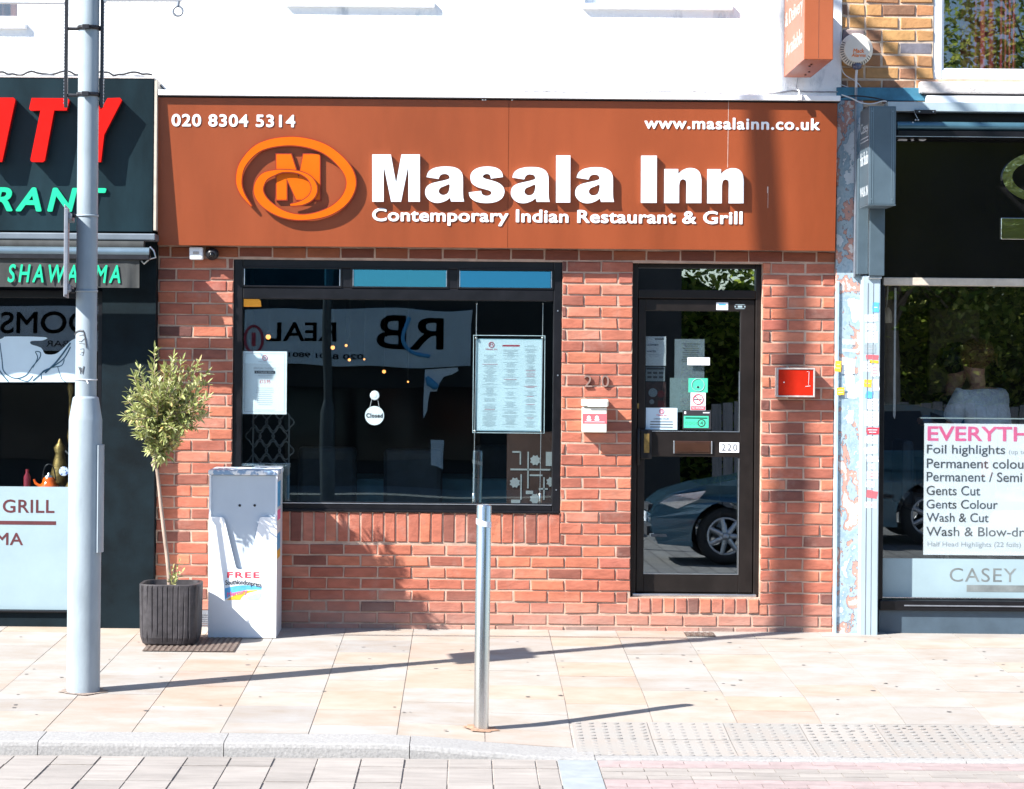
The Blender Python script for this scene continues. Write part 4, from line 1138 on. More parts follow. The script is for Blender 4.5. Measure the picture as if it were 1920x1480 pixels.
mb = MB(); mb.box((pa + pb_) / 2 - .03, (pa + pb_) / 2 + .03, -.08, -.021, pz + .08, pz + .2); mb.build("wall_bracket", M_blackmetal, ps); mb = MB(); mb.box((pa + pb_) / 2 - .03, (pa + pb_) / 2 + .03, -.08, -.021, pz + .36, pz + .48); mb.build("wall_bracket", M_blackmetal, ps)
for s_, ya, yb_, za_, zb_ in (("Available", -.18, -.95, .115, .215), ("& Delivery", -.15, -.97, .285, .41), ("Takeaway", -.17, -.95, .455, .535)):
    mb = MB(); side_text(mb, s_, pa, ya, yb_, pz + za_, pz + zb_, 0); mb.build("lettering", pm("faded_white_lettering", (.55, .45, .42), rough=.5, var=.1), ps)
# its cable
x, z = W(1494, 148)
p = [(x + .01, -.03, z + .03), (x - .005, -.026, z - .02), (x - .008, -.045, z - .07), (x - .012, -.21, z - .105), (x - .014, -.215, z - .15)]
mb = MB(); mb.tube(cr(p, 6, False), .0045, 6); mb.box(x - .025, x + .005, -.225, -.205, z - .165, z - .13, 0, .003); mb.build("cable", M_cable, ps)

QD = .52
qa, qb = W(1629, 290, QD)[0], W(1680, 290, QD)[0]
qz0, qz1 = W(1655, 384, QD)[1], W(1655, 200, QD)[1]
qs = thing("projecting_sign", "dark grey metal box sign projecting beside the black salon fascia", "hanging sign", ((qa + qb) / 2, -.16, qz0))
mb = MB(); mb.box(qa, qb, -QD, -.165, qz0, qz1, 0, .006); mb.build("box_body", M_steelblue, qs)
mb = MB()
for x in (qa + .014, qa + .027, qb - .028, qb - .016): mb.box(x - .0022, x + .0022, -QD - .002, -QD + .001, qz0 + .006, qz1 - .006, 0)
mb.box(qa - .002, qb + .002, -QD - .003, -.17, qz0 - .004, qz0 + .0, 0)
mb.box(qa + .001, qb - .001, -QD + .003, -.17, qz1 + .0, qz1 + .004, 0)
for z in (qz0 + .035, qz1 - .03):
    for x in (qa + .02, qb - .022): mb.disc(x, z, .005, -QD - .004, -QD - .0021, 8, 0)
mb.build("edge_trim", M_steelbluelit, qs)
mb = MB(); dz = (qz1 - qz0)
pgl = pm("pale_grey_lettering", (.50, .56, .60), rough=.4, var=.05)
for s_, f0, f1 in (("Casey", .72, .86), ("Hair Studio", .42, .56), ("WALK IN", .10, .20)):
    t = MB(); side_text(t, s_, qa - .001, -.2, -.5, qz0 + dz * f0, qz0 + dz * f1, 0); t.build("lettering", pgl, qs)
for f in (.66, .695): mb.box(qa - .002, qa - .0002, -.5, -.2, qz0 + dz * f, qz0 + dz * f + .006, 0)
mb.build("divider_line", pgl, qs)

# ================================================================ SMALL WALL THINGS
# alarm bell box on the yellow brick
ax_, az_ = W(1607, 93, .1)
ab = thing("alarm_box", "round cream alarm box with orange lettering on yellow brick wall", "alarm box", (ax_, 0, az_))
rr = 31 * S(.1)
mb = MB(); mb.disc(ax_, az_, rr * .96, -.05, .002, 40, 0, .004); mb.disc(ax_ + .002, az_ + .003, rr, -.088, -.052, 40, 0, .026)
for q in range(26):
    t = R_(150 + q * 240 / 25)
    cx, cz = ax_ + rr * .88 * math.cos(t), az_ + rr * .88 * math.sin(t)
    dx, dz_ = math.cos(t), math.sin(t)
    P = [(cx + dx * a - dz_ * b, -.0815, cz + dz_ * a + dx * b) for a, b in ((-.010, -.003), (.010, -.003), (.010, .003), (-.010, .003))]
    P = [(v[0], -.0885 + (math.hypot(v[0] - ax_, v[2] - az_) - rr + .026) * 1.0 if math.hypot(v[0] - ax_, v[2] - az_) > rr - .026 else -.0885, v[2]) for v in P]
    mb.add(P + [(v[0], v[1] + .004, v[2]) for v in P], [(0, 1, 2, 3), (7, 6, 5, 4)], 1)
mb.build("cover", [M_cream, M_darkgreyink], ab)
oi = pm("orange_ink", (.80, .20, .02), rough=.5)
r = R(1600, 91, 1621, 99, .1); mb = MB(); mb.text("Mack", r[0], r[1], r[2], r[3], -.0895, -.0882, 0, shear=.2, bold=.02)
r = R(1597, 100, 1624, 106.5, .1); mb.text("Alarms", r[0], r[1], r[2], r[3], -.0895, -.0882, 0, shear=.2, bold=.02)
mb.build("lettering", oi, ab)
x, z = W(1608, 124, .08); mb = MB(); mb.lathe(x, -.055, [(.024, z + .022), (.032, z + .016), (.032, z), (.028, z - .014), (.012, z - .022)], 20)
mb.build("strobe_lens", pm("dark_blue_strobe", (.09, .10, .16), rough=.15, coat=.6), ab)
mb = MB(); x2, zz2 = W(1605, 178, .05); mb.tube([(x, -.05, z - .02), (x2, -.05, z - .06), (x2, -.05, zz2)], .0085, 8); mb.build("conduit", M_cable, ab)

# loose cables
def cable(name, label, pts, d, rad, mat, grp=None):
    p = [(lambda q: (q[0], -(pp[2] if len(pp) > 2 else d), q[1]))(W(pp[0], pp[1], (pp[2] if len(pp) > 2 else d))) for pp in pts]
    m_ = MB(); m_.tube(cr(p, 6, False), rad, 6)
    return tag(m_.build(name, mat, None, p[0]), label, "cable", grp)
cable("wall_cable", "white cable curling from alarm box side across the yellow bricks", [(1577, 60), (1575, 100), (1577, 124), (1584, 140), (1600, 150), (1610, 158), (1616, 167)], .02, .0035, M_cable)
cable("wall_cable", "white cable running from the white wall edge to the conduit foot", [(1574, 158), (1590, 164), (1605, 172)], .02, .003, M_cable)
cable("wall_cable", "white cable sagging above the dark projecting sign", [(1578, 178), (1595, 184), (1615, 193), (1635, 195), (1655, 190), (1663, 191)], .12, .0045, M_cable)
cable("wall_cable", "black cable drooping along the teal beam over the salon", [(1573, 184), (1600, 180), (1640, 184), (1680, 194), (1720, 199), (1760, 201)], .10, .005, M_blackcable)
cable("wall_cable", "black cables bunched at the white wall corner beside the kebab sign", [(290, 150), (300, 160), (310, 170), (320, 180), (304, 176), (296, 164)], .06, .006, M_blackcable)
pts = [(i * 9 - 300, 138 + 3 * math.sin(i * .9) + random.uniform(-2, 2)) for i in range(66)]
cable("wall_cable", "frayed black cable run along the ledge over the kebab sign", pts, .04, .007, M_blackcable)
cable("wall_cable", "thin grey cable run along the white ledge over the kebab sign", [(i * 22 - 300, 143 + 2 * math.sin(i * 1.7)) for i in range(27)], .05, .004, M_galv)

# white motion sensor and black dome camera under the sign
r = R(354, 463, 380, 487, .09)
sn = thing("motion_sensor", "white square sensor under the orange sign beside black camera", "sensor", ((r[0] + r[1]) / 2, 0, r[2]))
mb = MB(); mb.box(r[0], r[1], -.075, -.004, r[2], r[3], 0, .010); mb.build("case", M_trimwhite, sn)
mb = MB(); q = cell(r, .026); mb.box(q[0], q[1], -.080, -.0755, q[2] + .01, q[3] - .004, 0, .002); mb.build("lens", M_greyrim, sn)
x, z = W(397, 476, .09)
dc = thing("dome_camera", "small black dome camera under the orange sign", "camera", (x, 0, z))
mb = MB(); mb.ball((x, -.06, z), .045, 16, 0, (1, .9, .95)); mb.disc(x, z, .035, -.05, -.003, 18, 0); mb.build("dome", M_blackmetal, dc)
mb = MB(); mb.ball((x, -.093, z - .008), .020, 12); mb.build("lens", M_salonblack, dc)

# cream cigarette bin
r = R(1090, 749, 1139, 811, .06)
cb = thing("cigarette_bin", "cream wall bin with a red band on the brick pier", "cigarette bin", ((r[0] + r[1]) / 2, 0, r[2]))
lid0 = W(1114, 764, .06)[1]
mb = MB(); mb.box(r[0] + .004, r[1] - .006, -.105, -.004, r[2], lid0, 0, .006); mb.box(r[0] + .02, r[1] - .02, -.099, -.05, lid0 - .004, lid0 + .012, 1); mb.build("body", [M_cream, M_ink], cb)
mb = MB(); mb.box(r[0], r[1] + .004, -.118, -.004, lid0 + .006, r[3], 0, .008); q = R(1101, 752, 1138, 763, .07); mb.rect(q, -.1205, -.1175, 0, .001); mb.build("hood", M_cream, cb)
q = R(1092, 776, 1136, 790, .1); mb = MB(); mb.rect((r[0] + .005, r[1] - .007, q[2] - .016, q[3]), -.1062, -.1046, 0)
mb.build("red_band", M_pinkred, cb)
mb = MB()
for px_ in (1101, 1116):
    x, z = W(px_ + 3, 783, .1)
    mb.disc(x, z, .012, -.1078, -.1060, 12); mb.box(x - .014, x + .016, -.1078, -.1060, z - .020, z - .010)
mb.box(r[0] + .02, r[1] - .02, -.1072, -.1060, q[2] - .006, q[2] - .003)
mb.build("white_pictogram", M_white, cb)
mb = MB()
for f in (.016, .026, .040): mb.box(r[0] + .03, r[1] - .03, -.1062, -.1048, r[2] + f, r[2] + f + .003)
mb.build("fine_print", M_greyink, cb)

# house numerals
for ch, a in (("2", 1095.5), ("0", 1127.5)):
    r = R(a, 704, a + 14.5, 726, .02); mb = MB(); mb.text(ch, r[0], r[1], r[2], r[3], -.020, -.003, 0)
    tag(mb.build("house_numeral", pm("aged_bronze_numeral", (.30, .20, .17), rough=.45, metal=.3, var=.2), None, ((r[0] + r[1]) / 2, -.01, r[2])), "bronze %s numeral fixed to the brick pier above the cigarette bin" % ("curly two" if ch == "2" else "oval zero"), "house number")
# red alarm box
r = R(1455, 690, 1527, 745, .06)
rbx = thing("fire_alarm_box", "red faced box with a weathered grey rim on the right brick pilaster", "alarm box", ((r[0] + r[1]) / 2, 0, r[2]))
mb = MB(); mb.frame(r, .011, -.095, -.004, 0, .003); mb.build("rim", M_greyrim, rbx)
mb = MB(); mb.rect(cell(r, .011), -.090, -.02, 0, .003); mb.build("face", M_alarmred, rbx)
mb = MB(); x, z = W(1470, 717, .09); mb.disc(x, z, .004, -.092, -.0895, 8)
p = [W(*q, .09) for q in ((1513, 697), (1517, 697), (1516, 722), (1520, 724), (1510, 725))]
mb.tube([(q[0], -.0905, q[1]) for q in p], .0014, 5)
mb.build("scratch", M_white, rbx)

# ================================================================ WINDOW AND DOOR NOTICES
def panel(name, label, cat, r, y, body, items=(), thick=.002, grp=None, mats=None, bev=0):
    """a notice: sheet plus printed marks  items=(kind, slot, ...) in fractions of the sheet"""
    m_ = MB(); m_.box(r[0], r[1], y, y + thick, r[2], r[3], 0, bev)
    Wd, H = r[1] - r[0], r[3] - r[2]
    X = lambda f: r[0] + f * Wd
    Z = lambda f: r[3] - f * H
    for it in items:
        k = it[0]; s_ = it[1]
        if k == 't': m_.text(it[2], X(it[3]), X(it[5]), Z(it[6]), Z(it[4]), y - .0009, y - .0001, s_, bold=it[7] if len(it) > 7 else 0)
        elif k == 'b': m_.box(X(it[2]), X(it[4]), y - .0007, y - .0001, Z(it[5]), Z(it[3]), s_)
        elif k == 'o':
            cx, cz, ra = X(it[2]), Z(it[3]), it[4] * Wd
            n = 24; P = [(cx + ra * math.cos(2 * math.pi * q / n), y - .0006, cz + ra * math.sin(2 * math.pi * q / n)) for q in range(n)]
            m_.tube(P, it[5] * Wd, 5, s_, closed=True)
        elif k == 'd':
            m_.disc(X(it[2]), Z(it[3]), it[4] * Wd, y - .0007, y - .0001, 20, s_)
        elif k == 'l':
            m_.tube([(X(it[2]), y - .0006, Z(it[3])), (X(it[4]), y - .0006, Z(it[5]))], it[6] * Wd, 5, s_)
    return tag(m_.build(name, [body] + list(mats or []), None, ((r[0] + r[1]) / 2, y, r[2])), label, cat, grp)
random.seed(41)
IN_ = [M_greyink, M_redink, M_darkgreyink]
def lines(s_, x0, x1, f0, f1, n, h=.006, jit=.12):
    out = []
    for i in range(n):
        f = f0 + (f1 - f0) * i / max(1, n - 1); w2 = (x1 - x0) / 2 * (1 - random.uniform(0, jit * 3)); c = (x0 + x1) / 2
        out.append(('b', s_, c - w2, f - h, c + w2, f + h))
    return out
r = R(454, 659, 537, 777, -.03)
it = [('b', 0 + 1, .05, .035, .95, .04), ('b', 1, .05, .96, .95, .965), ('b', 1, .05, .04, .058, .96), ('b', 1, .942, .04, .95, .96),
      ('o', 2, .5, .105, .055, .008), ('t', 2, "M", .475, .09, .525, .12), ('t', 1, "Masala Inn", .36, .155, .66, .175), ('t', 1, "SPECIAL SUNDAY", .25, .255, .76, .285), ('b', 3, .27, .31, .74, .355),
      ('t', 0, "5 COURSE MEAL", .30, .32, .71, .345), ('t', 1, "FROM THE MENU", .35, .375, .67, .388), ('t', 2, "£13.95", .39, .455, .63, .51)]
it += lines(1, .30, .72, .585, .85, 9, .004) + lines(1, .22, .80, .935, .935, 1, .003)
panel("menu_poster", "white poster with a thin ornamental border in the left of shop window", "poster", r, .060, M_paper, it, .003, mats=IN_)
r = R(894.5, 637.5, 1016, 808, .02)
it = [('o', 2, .22, .055, .04, .006), ('t', 2, "M", .2, .04, .24, .07), ('t', 2, "Masala Inn", .13, .095, .31, .112), ('b', 2, .39, .055, .66, .073)]
for c0, c1, a in ((.07, .33, .17), (.38, .66, .11), (.72, .94, .06)):
    f = a
    while f < .965:
        if random.random() < .88:
            w2 = (c1 - c0) / 2 * random.uniform(.3, .95); c = (c0 + c1) / 2
            it.append(('b', 2 if random.random() < .08 else 1, c - w2, f, c + w2, f + .0042))
        f += .0125
mh = thing("menu_display", "clear acrylic menu holder hanging on steel cables in the window", "menu holder", ((r[0] + r[1]) / 2, -.02, W(955, 945)[1]))
def child_panel(parent, name, r, y, body, items, thick, mats):
    o = panel(name, "", "", r, y, body, items, thick, None, mats)
    del o['label']; del o['category']
    me = o.data; off = o.location - ORG[parent.name]
    me.transform(Matrix.Translation(off)); o.location = (0, 0, 0); o.parent = parent; ORG[o.name] = ORG[parent.name]
    return o
MY = .078
child_panel(mh, "menu_sheet", r, MY, M_paper, it, .0015, IN_)
h = R(887, 629, 1022, 813, .02); mb = MB(); mb.rect(h, MY - .008, MY - .004)
mb.build("acrylic_sheet", M_acrylic, mh)
mb = MB(); mb.frame((h[0] - .001, h[1] + .001, h[2] - .001, h[3] + .001), .0035, MY - .0095, MY - .0025); mb.build("acrylic_edge", pm("bright_acrylic_edge", (.55, .68, .72), rough=.3), mh)
mb = MB(); mb.box(r[0] - .006, r[1] + .004, MY + .002, MY + .004, r[2] - .006, r[3] + .006); mb.build("backing_sheet", pm("pale_blue_backing", (.45, .60, .68), rough=.5), mh)
for xa, xb in ((894, 888), (1019, 1013)):
    p0, p1, p2 = W(xa, 569, .0), W(xb, 930, .0), W(xb, 944, .0)
    mb = MB(); mb.tube([(p0[0], MY - .006, p0[1]), (p1[0], MY - .006, p1[1])], .0032, 6); mb.build("cable", M_silver, mh)
    mb = MB(); mb.lathe(p1[0], MY - .006, [(.005, p1[1] + .015), (.010, p1[1] + .010), (.010, p2[1]), (.008, p2[1] - .004)], 12); mb.ball((p0[0], MY - .006, p0[1]), .007, 8); mb.build("cable_end", M_steel, mh)
    for py in (634, 809):
        c = W(xa + (xb - xa) * (py - 569) / 361, py, 0); mb = MB(); mb.ball((c[0], MY - .010, c[1]), .009, 10); mb.build("clip", M_steel, mh)
# closed sign on a suction cup
x, z = W(701.5, 780, 0); xc, zc2 = W(702, 742, 0)
cs = thing("closed_sign", "round white closed sign hanging from a suction cup inside window", "closed sign", (x, .04, z))
k = S()
mb = MB(); mb.disc(x, z, 18 * k, .064, .067, 36); mb.build("disc", M_paper, cs)
mb = MB(); mb.text("Closed", x - 15.5 * k, x + 15.5 * k, z - 4 * k, z + 4.5 * k, .0625, .064, 0, bold=.03, space=1.15); mb.build("lettering", M_ink, cs)
mb = MB(); mb.disc(xc, zc2, 9 * k, .058, .066, 24, 0, .004); mb.disc(xc, zc2, 4 * k, .0555, .0585, 16, 0, .002); mb.build("suction_cup", M_white, cs)
mb = MB()
for sx in (-1, 1): mb.tube([(xc + sx * 5 * k, .0665, zc2 - 5 * k), (x + sx * 9 * k, .0665, z + 15 * k)], .0014, 5)
mb.build("cord", M_cable, cs)

DB = D0 + .036        # behind the door pane
DFr = D0 + .0235       # stuck in front of it
panel("door_notice", "upright white notice with bold blue lines in upper left of the door glass", "notice", R(1211, 631, 1249, 686, -.13), DB, M_paper,
      [('b', 2, .45, .07, .9, .11), ('t', 1, "LICENSED", .04, .26, .62, .32, .03), ('t', 1, "ANCES", .04, .48, .5, .54, .03)] + lines(3, .05, .75, .62, .67, 2, .006), .001, mats=[pm("navy_ink", (.05, .09, .16), rough=.6), M_darkgreyink, M_greyink])
panel("door_notice", "tall grey notice behind the white blank label on the door glass", "notice", R(1265, 636, 1321, 712, -.14), DB + .012, M_greypaper, lines(1, .2, .9, .12, .55, 9, .008), .001, mats=[M_darkgreyink])
panel("door_notice", "small pale form under the bold notice on the door glass", "notice", R(1211, 688, 1247, 715, -.13), DB, M_greypaper,
      [('b', 1, .03, .05, .97, .2)] + [('b', 1, .08 + .3 * i, .35 + .3 * j, .3 + .3 * i, .5 + .3 * j) for i in range(3) for j in range(2)], .001, mats=[M_darkgreyink])
panel("door_notice", "dark red and brown picture card in the left of the door glass", "notice", R(1211, 717, 1249, 766, -.13), DB, pm("brown_card", (.07, .035, .03), rough=.6, var=.4, scale=25),
      [('d', 1, .35, .4, .22), ('d', 2, .75, .45, .18), ('d', 1, .3, .75, .12), ('b', 2, .6, .7, .9, .95)], .001, mats=[M_greypaper, pm("dim_red", (.18, .02, .02), rough=.6)])
panel("door_notice", "big pale green tinted sheet behind the green sticker on door glass", "notice", R(1256, 709, 1306, 773, -.14), DB + .010, pm("tinted_sheet", (.34, .46, .46), rough=.7, var=.05), lines(1, .3, .95, .62, .8, 4, .01), .001, mats=[M_greyink])
panel("blank_label", "white blank label strip across the middle of the door glass", "sticker", R(1289, 670.5, 1331, 685, -.12), DFr, M_white, (), .001)
panel("door_sticker", "square green sticker with a pale ring on the door glass", "sticker", R(1291, 709.5, 1327, 736, -.12), DFr, M_greenlabel,
      [('o', 1, .5, .48, .33, .02), ('d', 2, .5, .63, .06), ('b', 1, .38, .60, .62, .66)], .001, mats=[M_frost, M_ink])
panel("door_sticker", "white no smoking sticker with a red base on the door glass", "sticker", R(1295, 736.5, 1323, 769.5, -.12), DFr, M_white,
      [('o', 1, .5, .38, .33, .035), ('b', 2, .25, .37, .75, .43), ('l', 1, .27, .2, .73, .56, .03), ('b', 1, .03, .77, .97, .98), ('t', 0, "NO SMOKING", .10, .82, .90, .93)], .001, mats=[M_redink, M_ink])
panel("opening_hours_notice", "pale blue opening hours paper at the lower left of the door glass", "notice", R(1211, 765, 1270, 806, -.12), DFr, pm("pale_blue_paper", (.48, .62, .72), rough=.7, var=.03),
      [('o', 1, .5, .16, .07, .01), ('t', 1, "M", .47, .1, .53, .22), ('t', 1, "Masala Inn", .34, .29, .66, .37), ('t', 2, "OPENING HOURS", .25, .47, .74, .54)] + lines(2, .1, .9, .64, .88, 3, .022, .05), .001, mats=[M_redink, M_darkgreyink])
panel("hygiene_rating_sticker", "black and green hygiene rating sticker showing four on the door", "sticker", R(1280, 769.5, 1333, 805.5, -.12), DFr + .002, M_ink,
      [('b', 1, .04, .30, .92, .92), ('b', 2, .06, .07, .12, .2), ('b', 2, .72, .10, .95, .15), ('b', 3, .1, .38, .88, .44)] + [('o', 3, .14 + .13 * i, .68, .045, .006) for i in range(4)], .001, mats=[M_greenlabel, M_white, pm("dark_green_ink", (.02, .22, .15), rough=.6)])
x, z = W(1315.5, 793.5, -.12)
mb = MB(); mb.disc(x, z, 7.5 * S(), DFr + .0005, DFr + .0008, 20, 0); mb.disc(x, z, 5.6 * S(), DFr + .0002, DFr + .00045, 20, 1); mb.text("4", x - 2.6 * S(), x + 2.6 * S(), z - 3.4 * S(), z + 3.4 * S(), DFr - .0002, DFr + .00015, 0)
tag(mb.build("rating_badge", [M_ink, M_greenlabel], None, (x, DFr, z)), "round black ringed four badge on the green rating sticker", "badge")
panel("door_sticker", "white and blue sticker on the top rail of the door", "sticker", R(1343, 567.5, 1365, 581.5, -.1), D0 - .0015, M_white, [('b', 1, .2, .15, .8, .4), ('b', 2, .15, .6, .85, .68)], .001, mats=[M_skyblue, M_greyink])
panel("door_sticker", "small dark sticker with pale edge marks on the top rail of the door", "sticker", R(1377, 570.5, 1398, 580, -.1), D0 - .0015, M_ink, [('b', 1, .1, .05, .9, .15), ('b', 1, .1, .85, .9, .95), ('b', 1, .3, .3, .7, .7), ('b', 1, .02, .35, .12, .65), ('b', 1, .88, .35, .98, .65)], .001, mats=[M_frost])

# salon price board
r = R(1734, 796, 2140, 1043, -.03)
it = []
Wp, Hp = 2140 - 1734, 1043 - 796
def pf(x0, y0, x1, y1): return ((x0 - 1734) / Wp, (y0 - 796) / Hp, (x1 - 1734) / Wp, (y1 - 796) / Hp)
it.append(('t', 1, "EVERYTHING", *pf(1740, 801, 2015, 829), .02))
for s_, a, b, x1_, bd in (("Foil highlights", 836, 858, 1886, .006), ("Permanent colour", 862, 880, 1933, .006), ("Permanent / Semi", 887, 905, 1918, .006), ("Gents Cut", 913, 931, 1840, .006), ("Gents Colour", 939, 956, 1873, .006), ("Wash & Cut", 964, 981, 1856, .006), ("Wash & Blow-dry / Set", 990, 1013, 1992, .006)):
    it.append(('t', 2, s_, *pf(1739, a, x1_, b), bd))
it.append(('t', 3, "(up to 22 foils)", *pf(1893, 844, 1975, 855), 0)); it.append(('t', 3, "Half Head Highlights (22 foils)", *pf(1742, 1018, 1917, 1030), 0))
panel("price_board", "large white salon price list with a pink heading in the window", "price board", r, .062, pm("white_board", (.86, .89, .92), rough=.55, var=.02), it, .006, mats=[M_pinkink, M_darkgreyink, M_greyink])
r = R(1728, 785, 2140, 787, -.03); mb = MB(); mb.rect(r, .060, .115, 0)
tag(mb.build("glass_shelf", pm("shelf_edge", (.32, .40, .40), rough=.3, var=.1), None, (r[0], .06, r[2])), "thin glass shelf edge above the salon price list", "shelf")

# ================================================================ THINGS INSIDE THE SHOPS
def bulb(px, py, d, r, label, glow=M_bulb, shade=None):
    x, z = W(px, py, d)
    r *= .8
    t = thing("pendant_lamp", label, "lamp", (x, -d, z), "warm bulbs hanging in the dark restaurant")
    m_ = MB(); m_.ball((x, -d, z), r, 12); m_.build("bulb", glow, t)
    m_ = MB(); m_.tube([(x, -d, z + r * .8), (x, -d, 2.745)], .004, 5); m_.lathe(x, -d, [(r * .5, z + r * .7), (r * .5, z + r * 2), (.006, z + r * 2.2)], 10); m_.build("flex", M_blackcable, t)
for a in ((503, 632, .026, "brightest warm bulb over the left menu poster"), (624, 652, .020, "warm bulb hanging left of the closed sign, lower of a pair"), (649, 648, .014, "small warm bulb hanging right beside the lower of the pair"), (655, 675, .015, "dim warm bulb above the left of the closed sign"),
          (720, 697, .019, "warm bulb right above the closed sign"), (683, 674, .010, "tiny bulb between the other warm bulbs"), (765, 716, .010, "tiny bulb in the dark right of the closed sign")):
    bulb(a[0], a[1], -2.2 - (a[0] % 7) * .25, a[2], a[3])
x, z = W(470, 567, -.9)
t = thing("pendant_lamp", "amber glass lampshade at the top left corner of the shop window", "lamp", (x, .9, z))
mb = MB(); mb.lathe(x, .9, [(.075, z - .03), (.070, z + .01), (.045, z + .035), (.015, z + .045)], 20, caps=False); mb.build("lamp_shade", M_shadeglow, t)
mb = MB(); mb.tube([(x, .9, z + .04), (x, .9, 2.745)], .004, 5); mb.build("flex", M_blackcable, t)
# pierced screen on the right
r = R(950, 842, 1036, 948, -.55)
sc = thing("lattice_screen", "dark carved screen pierced with pale stars at right of shop window", "screen", ((r[0] + r[1]) / 2, .55, .1))
mb = MB(); mb.box(r[0], r[1] + .2, .55, .58, r[2] - .4, r[3] + .12); mb.build("board", pm("dark_carved_wood", (.035, .018, .014), rough=.5, var=.3), sc)
mb = MB()
def star(cx, cz, ra):
    P = [(cx + (ra if q % 2 else ra * .76) * math.cos(math.pi * q / 8), cz + (ra if q % 2 else ra * .76) * math.sin(math.pi * q / 8)) for q in range(16)]
    mb.shape([P], .546, .549)
wd = r[1] - r[0]; ht = r[3] - r[2]
for fx, fz in ((.62, .80), (.18, .40), (.62, .12), (.98, .42)): star(r[0] + fx * wd, r[2] + fz * ht, .038)
for fx0, fz0, fx1, fz1 in ((.08, .62, .95, .65), (.30, .10, .33, .55), (.45, .30, .48, .95), (.80, .1, .83, .5), (.5, .52, .78, .55), (.12, .93, .30, .96), (.28, .72, .31, .95), (.85, .7, .98, .95), (.10, .04, .30, .10), (.42, .2, .58, .26), (.7, .28, .9, .31)):
    mb.box(r[0] + fx0 * wd, r[0] + fx1 * wd, .546, .549, r[2] + fz0 * ht, r[2] + fz1 * ht)
mb.build("pierced_pattern", M_screen, sc)
# wrought trellis low on the left
r = R(487, 778, 532, 885, -.35)
mb = MB(); nx_ = 2; nz_ = 4
for i in range(-1, nx_):
    for k in range(nz_):
        cx = r[0] + (i + .5 + (k % 2) * .5) * (r[1] - r[0]) / nx_ * 1.1; cz = r[2] + (k + .5) * (r[3] - r[2]) / nz_
        P = [(cx + .052 * math.cos(q * math.pi / 12) * (1 - .28 * math.sin(2 * q * math.pi / 12) ** 2), .35, cz + .062 * math.sin(q * math.pi / 12) * (1 - .28 * math.sin(2 * q * math.pi / 12) ** 2)) for q in range(24)]
        mb.tube(P, .005, 5, closed=True)
mb.box(r[0] - .05, r[0] - .04, .345, .355, r[2] - .3, r[3]); mb.box(r[1] + .03, r[1] + .04, .345, .355, r[2] - .3, r[3])
tag(mb.build("iron_trellis", pm("dull_iron", (.10, .115, .12), rough=.6, var=.2), None, (r[0], .35, r[2])), "grey curled iron trellis low behind the menu poster", "trellis")
def chair(x, y, rot, label):
    t = thing("dining_chair", label, "chair", (x, y, .1), "dining chairs in the dark restaurant")
    M = Matrix.Translation((x, y, .1)) @ Matrix.Rotation(rot, 4, 'Z')
    def tr(m_): m_.v = [tuple(M @ Vector(v)) for v in m_.v]; return m_
    m_ = MB(); m_.box(-.23, .23, -.22, .22, .40, .49, 0, .03); tr(m_).build("seat", M_chair, t)
    m_ = MB(); m_.box(-.22, .22, .17, .25, .49, 1.02, 0, .035); tr(m_).build("backrest", M_chair, t)
    for a in (-1, 1):
        for b in (-1, 1):
            m_ = MB(); m_.tube([(a * .19, b * .18, .41), (a * .20, b * .2, .0)], [.02, .014], 8); tr(m_).build("leg", M_doorframe, t)
def table(x, y, label):
    t = thing("dining_table", label, "table", (x, y, .1), "dining tables in the dark restaurant")
    m_ = MB(); m_.box(x - .4, x + .4, y - .4, y + .4, .82, .85, 0, .006); m_.build("table_top", M_doorframe, t)
    m_ = MB()
    m_.box(x - .42, x + .42, y - .42, y + .42, .852, .862, 0, .004); m_.box(x - .42, x - .41, y - .42, y + .42, .70, .851); m_.box(x + .41, x + .42, y - .42, y + .42, .70, .851); m_.box(x - .409, x + .409, y - .42, y - .41, .66, .851)
    m_.build("cloth", M_cloth, t)
    m_ = MB(); m_.tube([(x, y, .82), (x, y, .12)], .04, 10); m_.lathe(x, y, [(.25, .1), (.25, .12), (.05, .14)], 20); m_.build("pedestal", M_blackmetal, t)
chair(-1.05, 2.3, R_(185), "dark dining chair furthest left behind the menu poster")
chair(-.35, 2.0, R_(170), "dark dining chair below the closed sign")
chair(.35, 2.6, R_(20), "dark dining chair right of the closed sign")
table(-.72, 2.9, "cloth covered dining table left behind the shop window glass"); table(.05, 3.0, "cloth covered dining table below the closed sign")

# left shop: painted sky reflection, vessels on the shelf
zq = lambda x, y: W(x / 3.894, 520 + y / 3.894, .045)
P = cr([(-60, 480), (20, 445), (60, 433), (330, 438), (312, 462), (230, 466), (228, 490), (300, 515), (330, 560), (400, 562), (450, 530), (522, 462), (600, 440), (690, 470)], 3, False) + [(690, 766), (-60, 766)]
lb = thing("painted_reflection", "painted pale blue sky reflection with dark wavy lines in the kebab shop", "window film", (*[zq(250, 766)[0]], -.05, zq(250, 766)[1]))
mb = MB(); mb.shape([[zq(*p) for p in P]], -.0475, -.0462); mb.build("reflection", pm("sky_reflection_blue", (.60, .74, .82), rough=.5, var=.05, scale=3), lb)  # distorted sky reflection, painted as a flat sheet with lines on the glass
mb = MB()
for pts, rad in (([(0, 480), (15, 600), (30, 690), (110, 738), (190, 715), (240, 650), (290, 590), (295, 550), (260, 545), (275, 590), (240, 660)], .0032), ([(240, 755), (320, 690), (400, 645), (470, 590), (515, 510)], .004), ([(300, 745), (310, 690), (380, 660), (450, 645), (470, 600)], .003), ([(330, 700), (420, 610), (515, 480)], .0055), ([(420, 650), (450, 740), (480, 765)], .002), ([(-40, 620), (10, 700), (60, 760)], .004), ([(130, 740), (200, 760), (240, 720)], .0025)):
    q = [zq(*p) for p in pts]; mb.tube(cr([(a[0], -.0482, a[1]) for a in q], 5, False), rad, 5)
